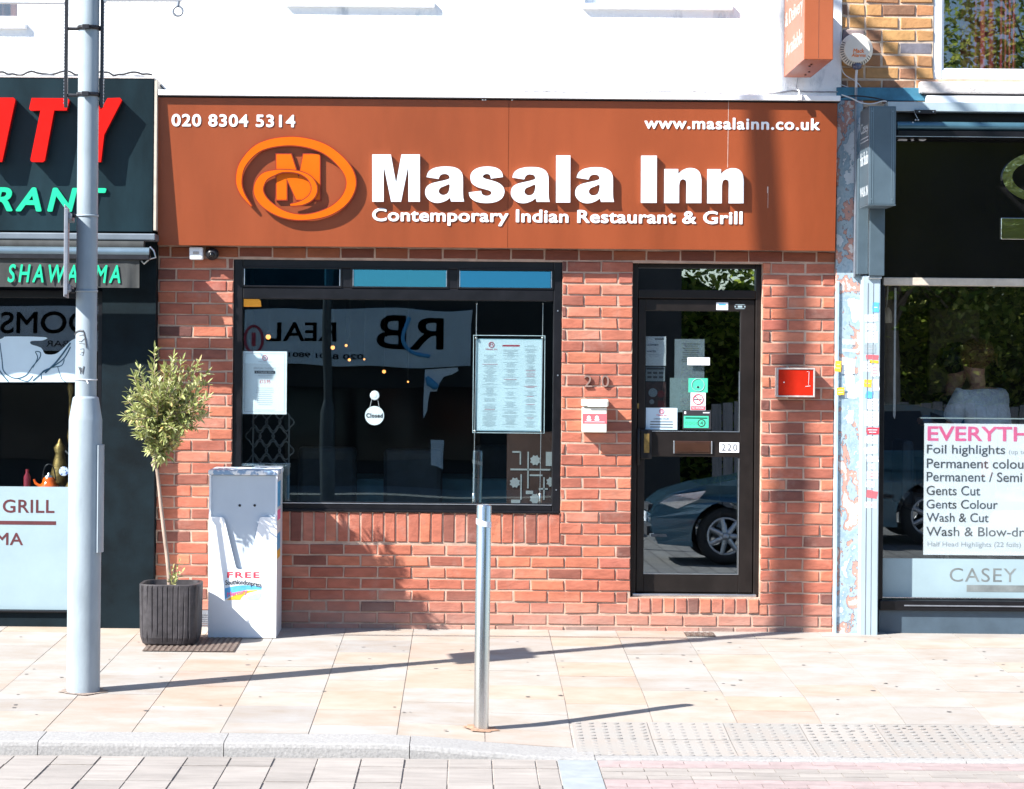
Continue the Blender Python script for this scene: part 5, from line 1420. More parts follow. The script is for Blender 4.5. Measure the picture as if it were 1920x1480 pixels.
mb.build("reflected_line", pm("reflected_line_teal", (.02, .09, .15), rough=.6), lb)
zs = kfz - .03
def vessel(name, label, cat, px, d, prof, mat, extra=None):
    x = W(px, 880, d)[0]
    t = thing(name, label, cat, (x, -d, zs))
    m_ = MB(); m_.lathe(x, -d, [(r_, zs + h) for r_, h in prof], 24); m_.build("body", mat, t)
    if extra: extra(t, x, -d)
def teapot(t, x, y):
    m_ = MB(); m_.tube(cr([(x - .05, y, zs + .025), (x - .085, y, zs + .045), (x - .10, y, zs + .075)], 4, False), [.013 - .0008 * q for q in range(9)], 8); m_.build("spout", M_pottery, t)
    m_ = MB(); m_.tube(cr([(x - .045, y, zs + .07), (x - .03, y, zs + .15), (x + .0, y, zs + .175), (x + .03, y, zs + .15), (x + .045, y, zs + .07)], 4, False), .004, 6); m_.build("handle", M_blackmetal, t)
    m_ = MB(); m_.lathe(x, y, [(.030, zs + .088), (.030, zs + .096), (.008, zs + .106), (.010, zs + .116), (0.001, zs + .120)], 16); m_.build("lid", M_silver, t)
vessel("teapot", "orange glazed teapot with a wire handle on the kebab shop shelf", "teapot", 92, -.04, [(.045, 0), (.066, .012), (.068, .03), (.045, .055), (.043, .07), (.034, .088)], M_pottery, teapot)
def pothandle(t, x, y):
    m_ = MB(); m_.tube(cr([(x + .03, y, zs + .06), (x + .075, y, zs + .12), (x + .07, y, zs + .22), (x + .02, y, zs + .27)], 4, False), .006, 6); m_.build("handle", M_silver, t)
vessel("coffee_pot", "old brass coffee pot standing behind the orange teapot", "coffee pot", 112, -.16, [(.05, 0), (.062, .03), (.060, .1), (.040, .2), (.03, .24), (.042, .28), (.02, .31), (.006, .34)], M_gold, pothandle)
x, z = W(120, 884, -.03); mb = MB(); mb.disc(x, z, .032, .02, .026, 24, 0, .003); mb.disc(x, z, .016, .0185, .0199, 18, 0)
tag(mb.build("china_plate", M_china, None, (x, .02, zs)), "small blue and white china plate leaning beside the brass pot", "plate")
r = R(44, 875, 58, 911, -.05); mb = MB(); mb.lathe((r[0] + r[1]) / 2, .05, [(.024, zs), (.024, zs + .09), (.011, zs + .115), (.011, zs + .14)], 16)
tag(mb.build("red_bottle", pm("dim_red_glass", (.22, .02, .03), rough=.2), None, ((r[0] + r[1]) / 2, .05, zs)), "small dark red bottle at the left of the orange teapot", "bottle")
x, z0_ = W(131, 912, -.06); mb = MB(); zt_ = W(131, 655, -.06)[1]
mb.lathe(x, .06, [(.03, zs), (.035, zs + .02), (.012, zs + .06), (.010, zs + .3), (.022, zs + .36), (.012, zs + .42), (.012, zs + .62), (.024, zs + .68), (.010, zs + .74), (.016, zt_ - .02), (.004, zt_)], 16)
tag(mb.build("hookah", M_gold, None, (x, .06, zs)), "tall slim brass hookah stem half hidden behind the pale lamp post", "hookah")

# salon: cord, wall light, two people
p = [W(*q, -.09) for q in ((1678, 540), (1677, 640), (1675.5, 780), (1677, 785), (1678, 778), (1678.5, 640), (1680, 540))]
mb = MB(); mb.tube([(q[0], .09, q[1]) for q in p], .004, 6); tag(mb.build("blind_cord", M_cable, None, (p[0][0], .09, p[2][1])), "white looped blind cord at the left of the salon window", "cord")
x, z = W(1662, 592, -.5); hl = thing("hanging_lamp", "small pale lamp hanging on cords at the left edge of salon window", "lamp", (x, .5, z))
mb = MB(); mb.lathe(x, .5, [(.035, z - .05), (.040, z - .03), (.034, z + .03), (.016, z + .055)], 18); mb.build("lamp_shade", M_creamwood, hl)
mb = MB(); mb.tube([(x, .5, z + .05), (x + .03, .5, 2.895)], .003, 5); mb.tube([(x, .5, z + .05), (x + .07, .5, 2.895)], .003, 5); mb.build("cord", M_cable, hl)
def skin(name, joints, edges, parent, mat, sub=2):
    """one continuous surface grown round a jointed skeleton; joints = [(x,y,z,rx,ry)]"""
    me = bpy.data.meshes.new(name); o0 = ORG[parent.name]
    me.from_pydata([tuple(Vector(j[:3]) - o0) for j in joints], edges, [])
    ob = bpy.data.objects.new(name, me); COL.objects.link(ob)
    sk = ob.modifiers.new("skin", 'SKIN'); sk.use_smooth_shade = True
    for v, j in zip(me.skin_vertices[0].data, joints): v.radius = (j[3], j[4] if len(j) > 4 else j[3])
    me.skin_vertices[0].data[0].use_root = True
    ss_ = ob.modifiers.new("sub", 'SUBSURF'); ss_.levels = sub; ss_.render_levels = sub
    dg = bpy.context.evaluated_depsgraph_get()
    m2 = bpy.data.meshes.new_from_object(ob.evaluated_get(dg)); bpy.data.objects.remove(ob)
    m2.materials.clear(); m2.materials.append(mat); m2.name = name
    m2.polygons.foreach_set('use_smooth', [True] * len(m2.polygons))
    o = bpy.data.objects.new(name, m2); COL.objects.link(o); o.parent = parent; ORG[o.name] = o0
    return o
def person(label, x, y, zf, face, lean, seated, hair, top, hairlen):
    t = thing("person", label, "person", (x, y, zf))
    f = face
    P = lambda fx, side, z: (x + f * fx, y + side, zf + z)
    hip = .55 if seated else .92
    sh = hip + .50; hx = lean
    J = [(*P(0, 0, hip), .15, .13), (*P(hx * .45, 0, hip + .24), .13, .12), (*P(hx * .85, 0, sh - .05), .15, .13), (*P(hx, 0, sh + .04), .06, .06), (*P(hx + .03, 0, sh + .11), .055, .055), (*P(hx + .05, 0, sh + .20), .088, .085), (*P(hx + .06, 0, sh + .29), .085, .078)]
    E = [(i, i + 1) for i in range(6)]
    for sd in (-1, 1):
        b = len(J)
        J += [(*P(hx * .9, sd * .17, sh - .02), .065), (*P(hx + .08, sd * .22, sh - .28), .048), (*P(hx + .28, sd * .14, sh - .22), .036), (*P(hx + .38, sd * .11, sh - .19), .028)]
        E += [(2, b), (b, b + 1), (b + 1, b + 2), (b + 2, b + 3)]
        hb = len(J) - 1
        for q, (ln, up) in enumerate(((.085, .02), (.095, .008), (.09, -.006), (.07, -.02))):
            J += [(*P(hx + .38 + ln * .6, sd * .11 + (q - 1.5) * .006, sh - .19 + up), .010), (*P(hx + .38 + ln, sd * .11 + (q - 1.5) * .006, sh - .205 + up), .008)]
            E += [(hb, len(J) - 2), (len(J) - 2, len(J) - 1)]
        J += [(*P(hx + .41, sd * .075, sh - .17), .010), (*P(hx + .45, sd * .07, sh - .17), .008)]; E += [(hb, len(J) - 2), (len(J) - 2, len(J) - 1)]
        b = len(J)
        if seated: L = [(0, .09, hip - .02, .085), (.42, .10, hip - .02, .06), (.44, .10, .1, .042), (.56, .10, .06, .035)]
        else: L = [(0, .09, hip - .08, .09), (.03, .10, .5, .06), (.0, .10, .1, .042), (.14, .10, .05, .035)]
        J += [(*P(a, sd * s_, z), r_) for a, s_, z, r_ in L]
        E += [(0, b), (b, b + 1), (b + 1, b + 2), (b + 2, b + 3)]
    body = skin("body", J, E, t, M_skin)
    hc = Vector(P(hx + .05, 0, sh + .25))
    m_ = MB()
    m_.ball((hc.x + f * .088, hc.y, hc.z - .02), .016, 8, 0, (1.3, .8, 1.1))
    m_.build("nose", M_skin, t)
    m_ = MB()
    for sd in (-1, 1): m_.ball((hc.x + f * .078, hc.y + sd * .032, hc.z + .012), .011, 8)
    m_.build("eyes", M_ink, t)
    m_ = MB()
    random.seed(int(x * 100))
    hv = Vector((hc.x - f * .018, hc.y, hc.z + .025))
    m_.ball(hv, .112, 18, 0, (1.0, .98, 1.02))
    if hairlen: 
        m_.ball((hc.x - f * .11, hc.y, hc.z + .05), .055, 14, 0)
        for q in range(60):
            a = random.uniform(0, 6.28); b = random.uniform(-.2, 1.3)
            d_ = Vector((math.cos(a) * math.cos(b), math.sin(a) * math.cos(b), math.sin(b)))
            if d_.x * f > .55: continue
            s0 = hv + d_ * .105
            m_.tube([s0, s0 + d_ * .02 + Vector((-f * .03, 0, -.02)), s0 + d_ * .012 + Vector((-f * .05, 0, -.06))], [.012, .009, .003], 5)
    else:
        for q in range(70):
            a = random.uniform(0, 6.28); b = random.uniform(-.4, 1.3)
            d_ = Vector((math.cos(a) * math.cos(b), math.sin(a) * math.cos(b), math.sin(b)))
            if d_.x * f > .5: continue
            m_.ball(hv + d_ * .10, random.uniform(.02, .035), 8)
    m_.build("hair", hair, t)
    # top, sleeves and trousers grown round the same skeleton, a little larger
    J2 = [(*P(0, 0, hip + .0), .175, .16), (*P(hx * .45, 0, hip + .24), .165, .16), (*P(hx * .85, 0, sh - .05), .175, .17), (*P(hx * .97, 0, sh + .015), .09, .09)]
    E2 = [(0, 1), (1, 2), (2, 3)]
    for sd in (-1, 1):
        b = len(J2); J2 += [(*P(hx * .9, sd * .18, sh - .02), .088), (*P(hx + .06, sd * .225, sh - .2), .072)]; E2 += [(2, b), (b, b + 1)]
    skin("top", J2, E2, t, top)
    J3 = [(*P(0, 0, hip), .168, .15)]; E3 = []
    for sd in (-1, 1):
        b = len(J3)
        L = [(0, .09, hip - .03, .105), (.42, .10, hip - .02, .078), (.44, .10, .14, .06)] if seated else [(0, .09, hip - .10, .11), (.03, .10, .5, .08), (.0, .10, .12, .062)]
        J3 += [(*P(a, sd * s_, z), r_) for a, s_, z, r_ in L]; E3 += [(0, b), (b, b + 1), (b + 1, b + 2)]
    skin("trousers", J3, E3, t, M_darkcloth)
    return t
px_, pzz = W(1880, 750, -.45)
lady = person("person with brown tied up hair and a fluffy white top leaning over inside salon", px_, .50, .15, -1, .20, False, M_hair, M_whitetop, True)
lady.rotation_euler.z = R_(-55)
px2, _ = W(1778, 750, -.85)
person("person with black hair in dark clothes sitting below the taupe panel in salon", px2 - .02, .87, .48, 1, .04, True, M_darkhair, M_darkcloth, False)
cx_ = px2 - .02
sch = thing("salon_chair", "dark salon chair under the seated person with black hair", "chair", (cx_, .87, .15))
mb = MB(); mb.box(cx_ - .25, cx_ + .28, 0.62, 1.12, .76, .87, 0, .03); mb.build("seat", M_chair, sch)
mb = MB(); mb.box(cx_ - .33, cx_ - .25, 0.65, 1.09, .80, 1.25, 0, .03); mb.build("backrest", M_chair, sch)
mb = MB(); mb.tube([(cx_, .87, .76), (cx_, .87, .18)], .04, 12); mb.lathe(cx_, .87, [(.28, .15), (.28, .17), (.06, .2)], 24); mb.build("pedestal", M_steel, sch)

# ================================================================ STREET FURNITURE
# ---- lamp post
bx, bd = G(156, 1297)
k = S(bd)
bz = ground(bx, bd)
rb_, rt = 31 * k, 20 * k
zc0, zc1 = W(156, 786, bd)[1], W(156, 748, bd)[1]
lp_ = thing("lamp_post", "tall pale grey lamp post with stickers, standing before the kebab shop", "lamp post", (bx, -bd, bz))
mb = MB(); mb.lathe(bx, -bd, [(rb_ * 1.0, bz - .05), (rb_, zc0 - .004), (rb_ * .99, zc0), (rt * 1.22, zc1 - .0), (rt * 1.2, zc1 + .006), (rt * 1.02, zc1 + .014)], 40); mb.build("base_section", M_post, lp_)
mb = MB(); mb.lathe(bx, -bd, [(rt, zc1 + .0), (rt * .94, 5.0), (rt * .8, 8.4), (rt * .7, 8.5)], 36)
mb.build("shaft", M_post, lp_)
# access door plate on the right side of the base
z0_, z1_ = W(180, 1035, bd)[1], W(180, 834, bd)[1]
mb = MB()
a0, a1 = R_(-38), R_(28)
n = 8
for rr, lo, hi in ((rb_ + .004, z0_, z1_),):
    vs = []; fs = []
    for q in range(n + 1):
        a = a0 + (a1 - a0) * q / n
        for r2 in (rr - .006, rr + .009):
            for z in (lo, hi): vs.append((bx + r2 * math.cos(a), -bd + r2 * math.sin(a), z))
    for q in range(n):
        b = q * 4
        fs += [(b + 2, b + 6, b + 7, b + 3), (b, b + 1, b + 5, b + 4), (b + 1, b + 3, b + 7, b + 5), (b, b + 4, b + 6, b + 2)]
    fs += [(0, 2, 3, 1), (n * 4, n * 4 + 1, n * 4 + 3, n * 4 + 2)]
    mb.add(vs, fs, 0)
x_ = bx + (rb_ + .012) * math.cos(R_(-5))
mb.build("access_door", M_post, lp_)
# lantern head far above
mb = MB(); mb.tube(cr([(bx, -bd, 8.4), (bx, -bd - .2, 8.7), (bx, -bd - .9, 8.8), (bx, -bd - 1.2, 8.8)], 5, False), .035, 10); mb.box(bx - .12, bx + .12, -bd - 1.8, -bd - 1.15, 8.75, 8.88, 0, .03)
mb.build("lantern", M_post, lp_)
# bands, brackets, banner arms
for py in (53, 178):
    z = W(156, py, bd)[1]
    mb = MB(); mb.lathe(bx, -bd, [(rt + .001, z - .011), (rt + .006, z - .011), (rt + .006, z + .011), (rt + .001, z + .011)], 30, caps=False)
    mb.box(bx - .026, bx + .014, -bd - rt - .022, -bd - rt - .004, z - .014, z + .012, 0, .003)
    xa, xb = W(124, py, bd)[0], W(190, py, bd)[0]
    mb.tube([(bx - rt, -bd, z - .004), (xa, -bd, z - .004)], .009, 8); mb.tube([(bx + rt, -bd, z - .004), (xb, -bd, z - .004)], .009, 8)
    mb.build("clamp_band", M_blackmetal, lp_)
for px_ in (123.5, 190.5):
    x, z0_ = W(px_, 202, bd)
    mb = MB(); mb.box(x - .009, x + .009, -bd - .012, -bd + .012, z0_, z0_ + 2.2, 0, .002)
    for q in range(40): mb.box(x + (.0085 if px_ > 150 else -.0115), x + (.0115 if px_ > 150 else -.0085), -bd - .013, -bd + .009, z0_ + .02 + q * .018, z0_ + .030 + q * .018, 1)
    mb.build("slotted_bracket", [M_blackmetal, M_galv], lp_)
za = W(60, 4, bd)[1]; zb2 = W(260, -1.5, bd)[1]
mb = MB(); mb.tube([(W(122, 5, bd)[0], -bd, za), (-4.6, -bd, za)], .013, 10); mb.build("banner_arm", M_trimwhite, lp_)
xr_ = W(334, 0, bd)[0]
mb = MB(); mb.tube([(W(192, 5, bd)[0], -bd, zb2 - .003), (xr_ + .02, -bd, zb2)], .013, 10); mb.ball((W(196, 5, bd)[0], -bd, zb2 - .012), .014, 8); mb.build("banner_arm", M_trimwhite, lp_)
xz, zz = W(333.5, 21, bd)
mb = MB(); mb.tube([(xz + 9 * k * math.cos(q * math.pi / 12), -bd, zz + 9 * k * math.sin(q * math.pi / 12)) for q in range(24)], .0062, 8, closed=True)
mb.tube([(xz, -bd, zz + 9.5 * k), (xz + .003, -bd, zb2)], .010, 8); mb.build("eyelet", M_galv, lp_)
# graffiti stickers and cable tie
def onpost(mb, pts, r_, rad, m=0):
    """a drawn line wrapped on the shaft; pts = photo pixels"""
    out = []
    for p in pts:
        x, z = W(*p, bd + r_); s_ = max(-.98, min(.98, (x - bx) / r_)); out.append((bx + r_ * s_, -bd - r_ * math.sqrt(1 - s_ * s_), z))
    mb.tube(out, rad, 5, m)
mb = MB(); g = .0605 * rt / rt
R2_ = rt + .0008
for pts, rad in (([(138, 627), (143, 622), (150, 620), (156, 621)], .006), ([(148, 630), (156, 628), (160, 634), (152, 641), (147, 640)], .0022), ([(157, 622), (160, 636), (162, 652)], .004), ([(148, 644), (158, 645)], .002), ([(150, 655), (157, 654), (157, 660), (152, 662)], .0015), ([(157, 660), (155, 667), (149, 664)], .0015), ([(147, 688), (149, 694)], .0025), ([(150, 689), (151, 701)], .0035), ([(157, 687), (155, 701)], .0035), ([(153, 690), (153, 698)], .002)):
    onpost(mb, pts, R2_, rad)
mb.build("ink_scrawl", M_darkgreyink, lp_)
z = W(156, 712, bd)[1]
mb = MB(); mb.tube([(bx + (rt + .002) * math.cos(q * math.pi / 16), -bd + (rt + .002) * math.sin(q * math.pi / 16), z) for q in range(32)], .0035, 6, closed=True)
mb.tube([(bx + .012, -bd - rt - .003, z), (bx + .024, -bd - rt - .012, z - .02)], .004, 6); mb.tube([(bx - rt, -bd, z), (bx - rt - .045, -bd - .02, z + .002)], .003, 6); mb.build("cable_tie", M_cable, lp_)
mb = MB(); random.seed(8); P = []
for q in range(24):
    t = 2 * math.pi * q / 24; r_ = rb_ + random.uniform(.02, .055); P.append((bx + r_ * math.cos(t), -bd + r_ * math.sin(t)))
vs = [(p[0], p[1], ground(p[0], -p[1]) + .004) for p in P] + [(bx, -bd, bz + .012)]
mb.add(vs, [(q, (q + 1) % 24, 24) for q in range(24)]); mb.build("mortar_collar", pm("stained_mortar", (.24, .19, .16), rough=.95, var=.35, scale=30), lp_)
# ---- traffic sign plate seen edge on
tx0 = W(126, 470, bd)[0]
zt0, zt1 = W(122, 558, bd)[1], W(122, 388, bd)[1]
ts = thing("traffic_sign", "traffic sign plate seen edge on, clipped to the lamp post", "road sign", (tx0, -bd, zt0))
M = Matrix.Translation((bx - rt - .03, -bd, 0)) @ Matrix.Rotation(R_(6), 4, 'Z')
def trs(m_): m_.v = [tuple(M @ Vector(v)) for v in m_.v]; return m_
mb = MB(); mb.box(-.026, -.021, -.21, .21, zt0, zt1, 0, .002); trs(mb).build("plate", pm("sign_plate_grey", (.40, .41, .45), rough=.45, metal=.4, var=.1), ts)
mb = MB()
for z in (zt0 + .05, zt1 - .06): mb.box(-.0205, .008, -.19, .19, z - .018, z + .018, 0, .003)
mb.box(-.0205, -.005, -.215, -.195, zt0 + .01, zt1 - .02, 0, .002)
trs(mb).build("channel", M_galv, ts)
for py in (405, 546):
    z = W(156, py, bd)[1]
    mb = MB(); mb.lathe(bx, -bd, [(rt + .0005, z - .006), (rt + .003, z - .006), (rt + .003, z + .006), (rt + .0005, z + .006)], 30, caps=False)
    mb.box(bx - rt - .03, bx - rt - .004, -bd - .035, -bd - .005, z - .012, z + .010, 1, .003)
    mb.build("clip_band", [M_post, M_blackmetal], ts)

# ---- stainless bollard
ox, od = G(902, 1367)
k = S(od); oz = ground(ox, od); orr = 14.0 * k
ozt = W(907, 946, od)[1]
xt = W(907.5, 946, od)[0]
bo = thing("bollard", "slim stainless steel bollard with white tape, standing at the kerb", "bollard", (ox, -od, oz))
lean = (xt - ox) / (ozt - oz)
mb = MB(); mb.lathe(ox, -od, [(orr, oz - .05), (orr, ozt - .008), (orr * .93, ozt - .001), (orr * .5, ozt + .001), (.0001, ozt + .001)], 40, caps=False)
mb.v = [(v[0] + lean * (v[2] - oz), v[1], v[2]) for v in mb.v]; mb.build("tube", M_steel, bo)
zt_ = W(905, 980, od)[1]
mb = MB(); n = 40; vs = []
for q in range(n):
    a = 2 * math.pi * q / n; tilt = .010 * math.cos(a + .4)
    for h in (-.014, .014): vs.append((ox + lean * (zt_ - oz) + (orr + .0012) * math.cos(a), -od + (orr + .0012) * math.sin(a), zt_ + h - tilt))
mb.add(vs, [(q * 2, (q * 2 + 2) % (2 * n), (q * 2 + 3) % (2 * n), q * 2 + 1) for q in range(n)], 0, True); mb.build("tape", M_white, bo)
mb = MB(); random.seed(4); P = []
for q in range(22):
    a = 2 * math.pi * q / 22; r_ = random.uniform(.06, .095); P.append((ox + r_ * 1.25 * math.cos(a), -od + r_ * math.sin(a)))
vs = [(p[0], p[1], ground(p[0], -p[1]) + .0045) for p in P] + [(ox, -od, oz + .008)]
mb.add(vs, [(q, (q + 1) % 22, 22) for q in range(22)]); mb.build("rusty_collar", pm("rusty_mortar", (.34, .20, .13), rough=.95, var=.35, scale=40, bump=.004, bscale=60), bo)

# ---- iron cover under the planter and small cover by the door
def cover(px0, py0, px1, py1, label, name):
    x0, d1 = G(px0, py1); x1, _ = G(px1, py1); _, d0 = G(px0, py0)
    m_ = MB()
    vs, fs = sheet(x0, x1, d0, d1, 6, 3, ground, .0045); m_.add(vs, fs, 0)
    n1, n2 = max(4, int((x1 - x0) / .034)), max(2, int((d1 - d0) / .034))
    for i in range(n1):
        for j in range(n2):
            x = x0 + (i + .5) * (x1 - x0) / n1; d = d0 + (j + .5) * (d1 - d0) / n2; z = ground(x, d) + .0047
            m_.box(x - .009, x + .009, -d - .009, -d + .009, z, z + .005, 1)
    return tag(m_.build(name, [M_iron, pm("worn_iron_stud", (.24, .19, .16), rough=.6, metal=.4, var=.3, scale=30)], None, ((x0 + x1) / 2, -(d0 + d1) / 2, 0)), label, "drain cover")
cover(266, 1196, 440, 1222, "studded iron drain cover under the charcoal planter", "drain_cover")
cover(1286, 1187, 1342, 1194, "small rusty drain cover in the paving before the door", "drain_cover")
r = R(376, 1146, 394, 1186, .05); mb = MB()
for q in range(9): mb.box(r[0] - .1, r[1], -.012, -.004, r[2] + q * .014, r[2] + q * .014 + .008)
mb.box(r[0] - .1, r[1] + .004, -.0038, -.002, r[2], r[3])
tag(mb.build("air_vent", M_galv, None, (r[0], 0, r[2])), "grey slatted air vent low on the brick wall behind the planter", "vent")

# ---- ribbed planter
qx, qd = G(321, 1214)
qd -= .19
k = S(qd); qx = W(321, 1150, qd)[0]
qz = ground(qx, qd + .15) + .004; qzt = W(321, 1092, qd)[1]
pl = thing("planter", "charcoal ribbed square planter beside the white newspaper box", "planter", (qx, -qd, qz))
hw = 57.5 * k
def sq(a, r_, e=4.5): 
    c, s_ = math.cos(a), math.sin(a); return r_ / (abs(c) ** e + abs(s_) ** e) ** (1 / e)
n = 240; mb = MB()
prof = [(.80, 0), (.88, .012), (.945, .05), (.965, .10), (.97, .2), (.985, qzt - qz - .02), (.985, qzt - qz - .004), (.97, qzt - qz), (.88, qzt - qz), (.87, qzt - qz - .06)]
vs = []; fs = []
for i, (f, h) in enumerate(prof):
    for q in range(n):
        a = 2 * math.pi * q / n
        base = sq(a, hw * f)
        c, s_ = base * math.cos(a), base * math.sin(a)
        u = (c if abs(s_) > abs(c) else s_) / hw           # run along the side
        groove = 1 - (.028 if (i in (2, 3, 4, 5) and ((u * 6.0 + 100) % 1.0) < .14) else 0)
        vs.append((qx + c * groove, -qd + s_ * groove, qz + h))
for i in range(len(prof) - 1):
    for q in range(n): fs.append((i * n + q, i * n + (q + 1) % n, (i + 1) * n + (q + 1) % n, (i + 1) * n + q))
fs.append(list(range(n))[::-1])
mb.add(vs, fs, 0, False); mb.build("pot", M_pot, pl)
mb = MB(); vs = [(qx + sq(2 * math.pi * q / 60, hw * .88) * math.cos(2 * math.pi * q / 60), -qd + sq(2 * math.pi * q / 60, hw * .88) * math.sin(2 * math.pi * q / 60), qzt - .055) for q in range(60)] + [(qx, -qd, qzt - .035)]
mb.add(vs, [(q, (q + 1) % 60, 60) for q in range(60)]); mb.build("soil", M_soil, pl)

# ---- olive tree
def leaf(mb, p, d, ln, wd, up):
    """a narrow pointed leaf, folded along its midrib"""
    d = d.normalized(); s_ = d.cross(up)
    s_ = s_.normalized() if s_.length > 1e-3 else Vector((1, 0, 0)); nn = s_.cross(d)
    mid1, mid2 = p + d * ln * .35, p + d * ln * .7
    mb.add([p, mid1 + s_ * wd * .5 + nn * wd * .18, mid2 + s_ * wd * .42 + nn * wd * .15, p + d * ln, mid2 - s_ * wd * .42 + nn * wd * .15, mid1 - s_ * wd * .5 + nn * wd * .18, mid1, mid2],
           [(0, 1, 6), (1, 2, 7, 6), (2, 3, 7), (0, 6, 5), (6, 7, 4, 5), (7, 3, 4)])
ot = thing("olive_tree", "small olive tree with a thin bent trunk in the charcoal planter", "tree", (qx, -qd, qzt - .05))
tp = [W(*q, qd) for q in ((318, 1104), (315, 1060), (308, 1000), (302, 950), (294, 880), (288, 868), (292, 850), (300, 810))]
mb = MB(); mb.tube(cr([(a, -qd + .004 * math.sin(i * 2), b) for i, (a, b) in enumerate(tp)], 5, False), [.0145 - .00019 * q for q in range(36)], 10)
x, z = W(289, 872, qd); mb.ball((x, -qd, z), .019, 10); mb.build("trunk", M_bark, ot)
random.seed(12)
mb = MB(); lf = MB()
def shoot(start, end, nleaf, ln=.05):
    mid = (start + end) / 2 + Vector((random.uniform(-.02, .02), random.uniform(-.02, .02), -.015))
    pts = cr([tuple(start), tuple(mid), tuple(end)], 5, False)
    mb.tube(pts, [.0045 - .00032 * q for q in range(len(pts))], 5)
    for q in range(nleaf):
        t = .12 + .88 * q / nleaf; i = min(len(pts) - 2, int(t * (len(pts) - 1)))
        p = Vector(pts[i]).lerp(Vector(pts[i + 1]), t * (len(pts) - 1) - i)
        ax = (Vector(pts[i + 1]) - Vector(pts[i])).normalized()
        a = random.uniform(0, 6.28); u_, v_ = seg_frame(ax)
        d = ax * random.uniform(.35, .9) + (u_ * math.cos(a) + v_ * math.sin(a)) * .8
        leaf(lf, p, d, random.uniform(.7, 1.2) * ln, random.uniform(.013, .018), Vector((random.uniform(-.5, .5), random.uniform(-.5, .5), 1)))
    leaf(lf, Vector(pts[-1]), ax, ln * 1.1, .011, Vector((.2, -.5, 1)))
def C3(px, py, off=0.0): x, z = W(px, py, qd); return Vector((x, -qd + off, z))
top = C3(300, 810)
tips = [(290, 655), (330, 668), (372, 680), (385, 700), (248, 705), (262, 690), (392, 745), (388, 720), (234, 752), (238, 780), (250, 800), (360, 690), (345, 676), (310, 690), (280, 690), (385, 765), (370, 800), (262, 815)]
for px_, py in tips:
    e = C3(px_, py, random.uniform(-.14, .14)); s_ = top.lerp(C3(305, 770), random.random()) + Vector((random.uniform(-.03, .03), random.uniform(-.03, .03), 0))
    shoot(s_, e, 50, .052)
for q in range(95):
    while True:
        px_, py = random.uniform(245, 385), random.uniform(690, 825)
        if ((px_ - 313) / 74) ** 2 + ((py - 757) / 68) ** 2 < 1: break
    e = C3(px_, py, random.uniform(-.20, .20)); s_ = top.lerp(C3(310, 755), random.random())
    shoot(s_, e, 30, .052)
for q in range(70):
    px_, py = random.uniform(255, 355), random.uniform(815, 872)
    if abs(px_ - 304) > 46 - (py - 815) * .55: continue
    shoot(C3(296, 840).lerp(top, random.random()), C3(px_, py, random.uniform(-.1, .1)), 18, .045)
mb.build("branches", M_bark, ot)
lf.build("crown", M_leaf, ot)
lf = MB(); mb = MB()
for a, b in (((320, 1098), (336, 1055)), ((318, 1095), (325, 1065)), ((322, 1098), (342, 1072)), ((320, 1098), (330, 1082))): shoot(C3(*a), C3(*b, -.02), 9, .032)
sk_ = tag(lf.build("sucker_shoots", M_leaf, None, tuple(C3(320, 1100))), "small green shoots sprouting from the soil of the charcoal planter", "shoots")

# ---- newspaper dispenser box
nx0, nd1 = G(391, 1196); nd0 = .05
nx0 = W(391, 1050, nd1)[0]; nx1 = W(519, 1050, nd1)[0]
nz0 = ground((nx0 + nx1) / 2, nd1) + .003; nzt = W(455, 882, nd1)[1]
nb = thing("newspaper_box", "tall white free newspaper box standing against the low brick wall", "newspaper box", ((nx0 + nx1) / 2, -nd1, nz0))
T = .012
mb = MB(); mb.box(nx0, nx0 + T, -nd1 + .002, -nd0, nz0, nzt - .012); mb.box(nx1 - T, nx1, -nd1 + .002, -nd0, nz0, nzt - .012)
mb.box(nx0 + T, nx1 - T, -nd0 - T, -nd0, nz0, nzt - .012); mb.box(nx0 + T, nx1 - T, -nd1 + .02, -nd0 - T, nz0 + .002, nz0 + .012)
mb.build("case", M_box, nb)
lid_z = W(455, 891, nd1)[1]
mb = MB(); mb.box(nx0 - .006, nx1 + .004, -nd1 - .006, -nd0 + .006, lid_z, nzt, 0, .005); mb.build("lid", M_boxpeel, nb)
mb = MB(); x, z = W(490, 875, .2); mb.box(nx1 - .18, nx1 + .006, -.16, -.10, nzt + .006, nzt + .012); mb.box(nx1 - .14, nx1 - .10, -.15, -.11, nzt, nzt + .006); mb.build("hinge_strip", M_galv, nb)
mb = MB(); mb.box(nx0 + T, nx1 - T, -nd1 + .018, -nd1 + .028, nz0 + .1, lid_z - .003); mb.build("back_panel", pm("recess_shade_grey", (.52, .59, .66), rough=.35, var=.03), nb)  # panel coloured grey-blue to carry the shade inside the recess
mb = MB()
for px_ in (449.5, 477.5): x, z = W(px_, 948, nd1 - .015); mb.disc(x, z, .0085, -nd1 + .0155, -nd1 + .0178, 14)
mb.build("bolt_hole", M_ink, nb)
q = lambda x, y: W(380 + x / 4.11, 860 + y / 4.11, nd1)
notch = [q(48, 450)] + [q(*p) for p in cr([(145, 450), (160, 456), (170, 475)], 4, False)] + [q(*p) for p in cr([(255, 830), (266, 848), (285, 853)], 4, False)] + [q(*p) for p in cr([(335, 853), (352, 846), (360, 828)], 4, False)] + [q(*p) for p in cr([(436, 475), (445, 456), (460, 450)], 4, False)]
P = [(nx0 + .001, nz0 + .001), (nx0 + .001, notch[0][1])] + notch[1:] + [(nx1 - .001, notch[-1][1]), (nx1 - .001, nz0 + .001)]
mb = MB(); mb.shape([P], -nd1 - .010, -nd1 + .001); mb.build("front_panel", M_box, nb)
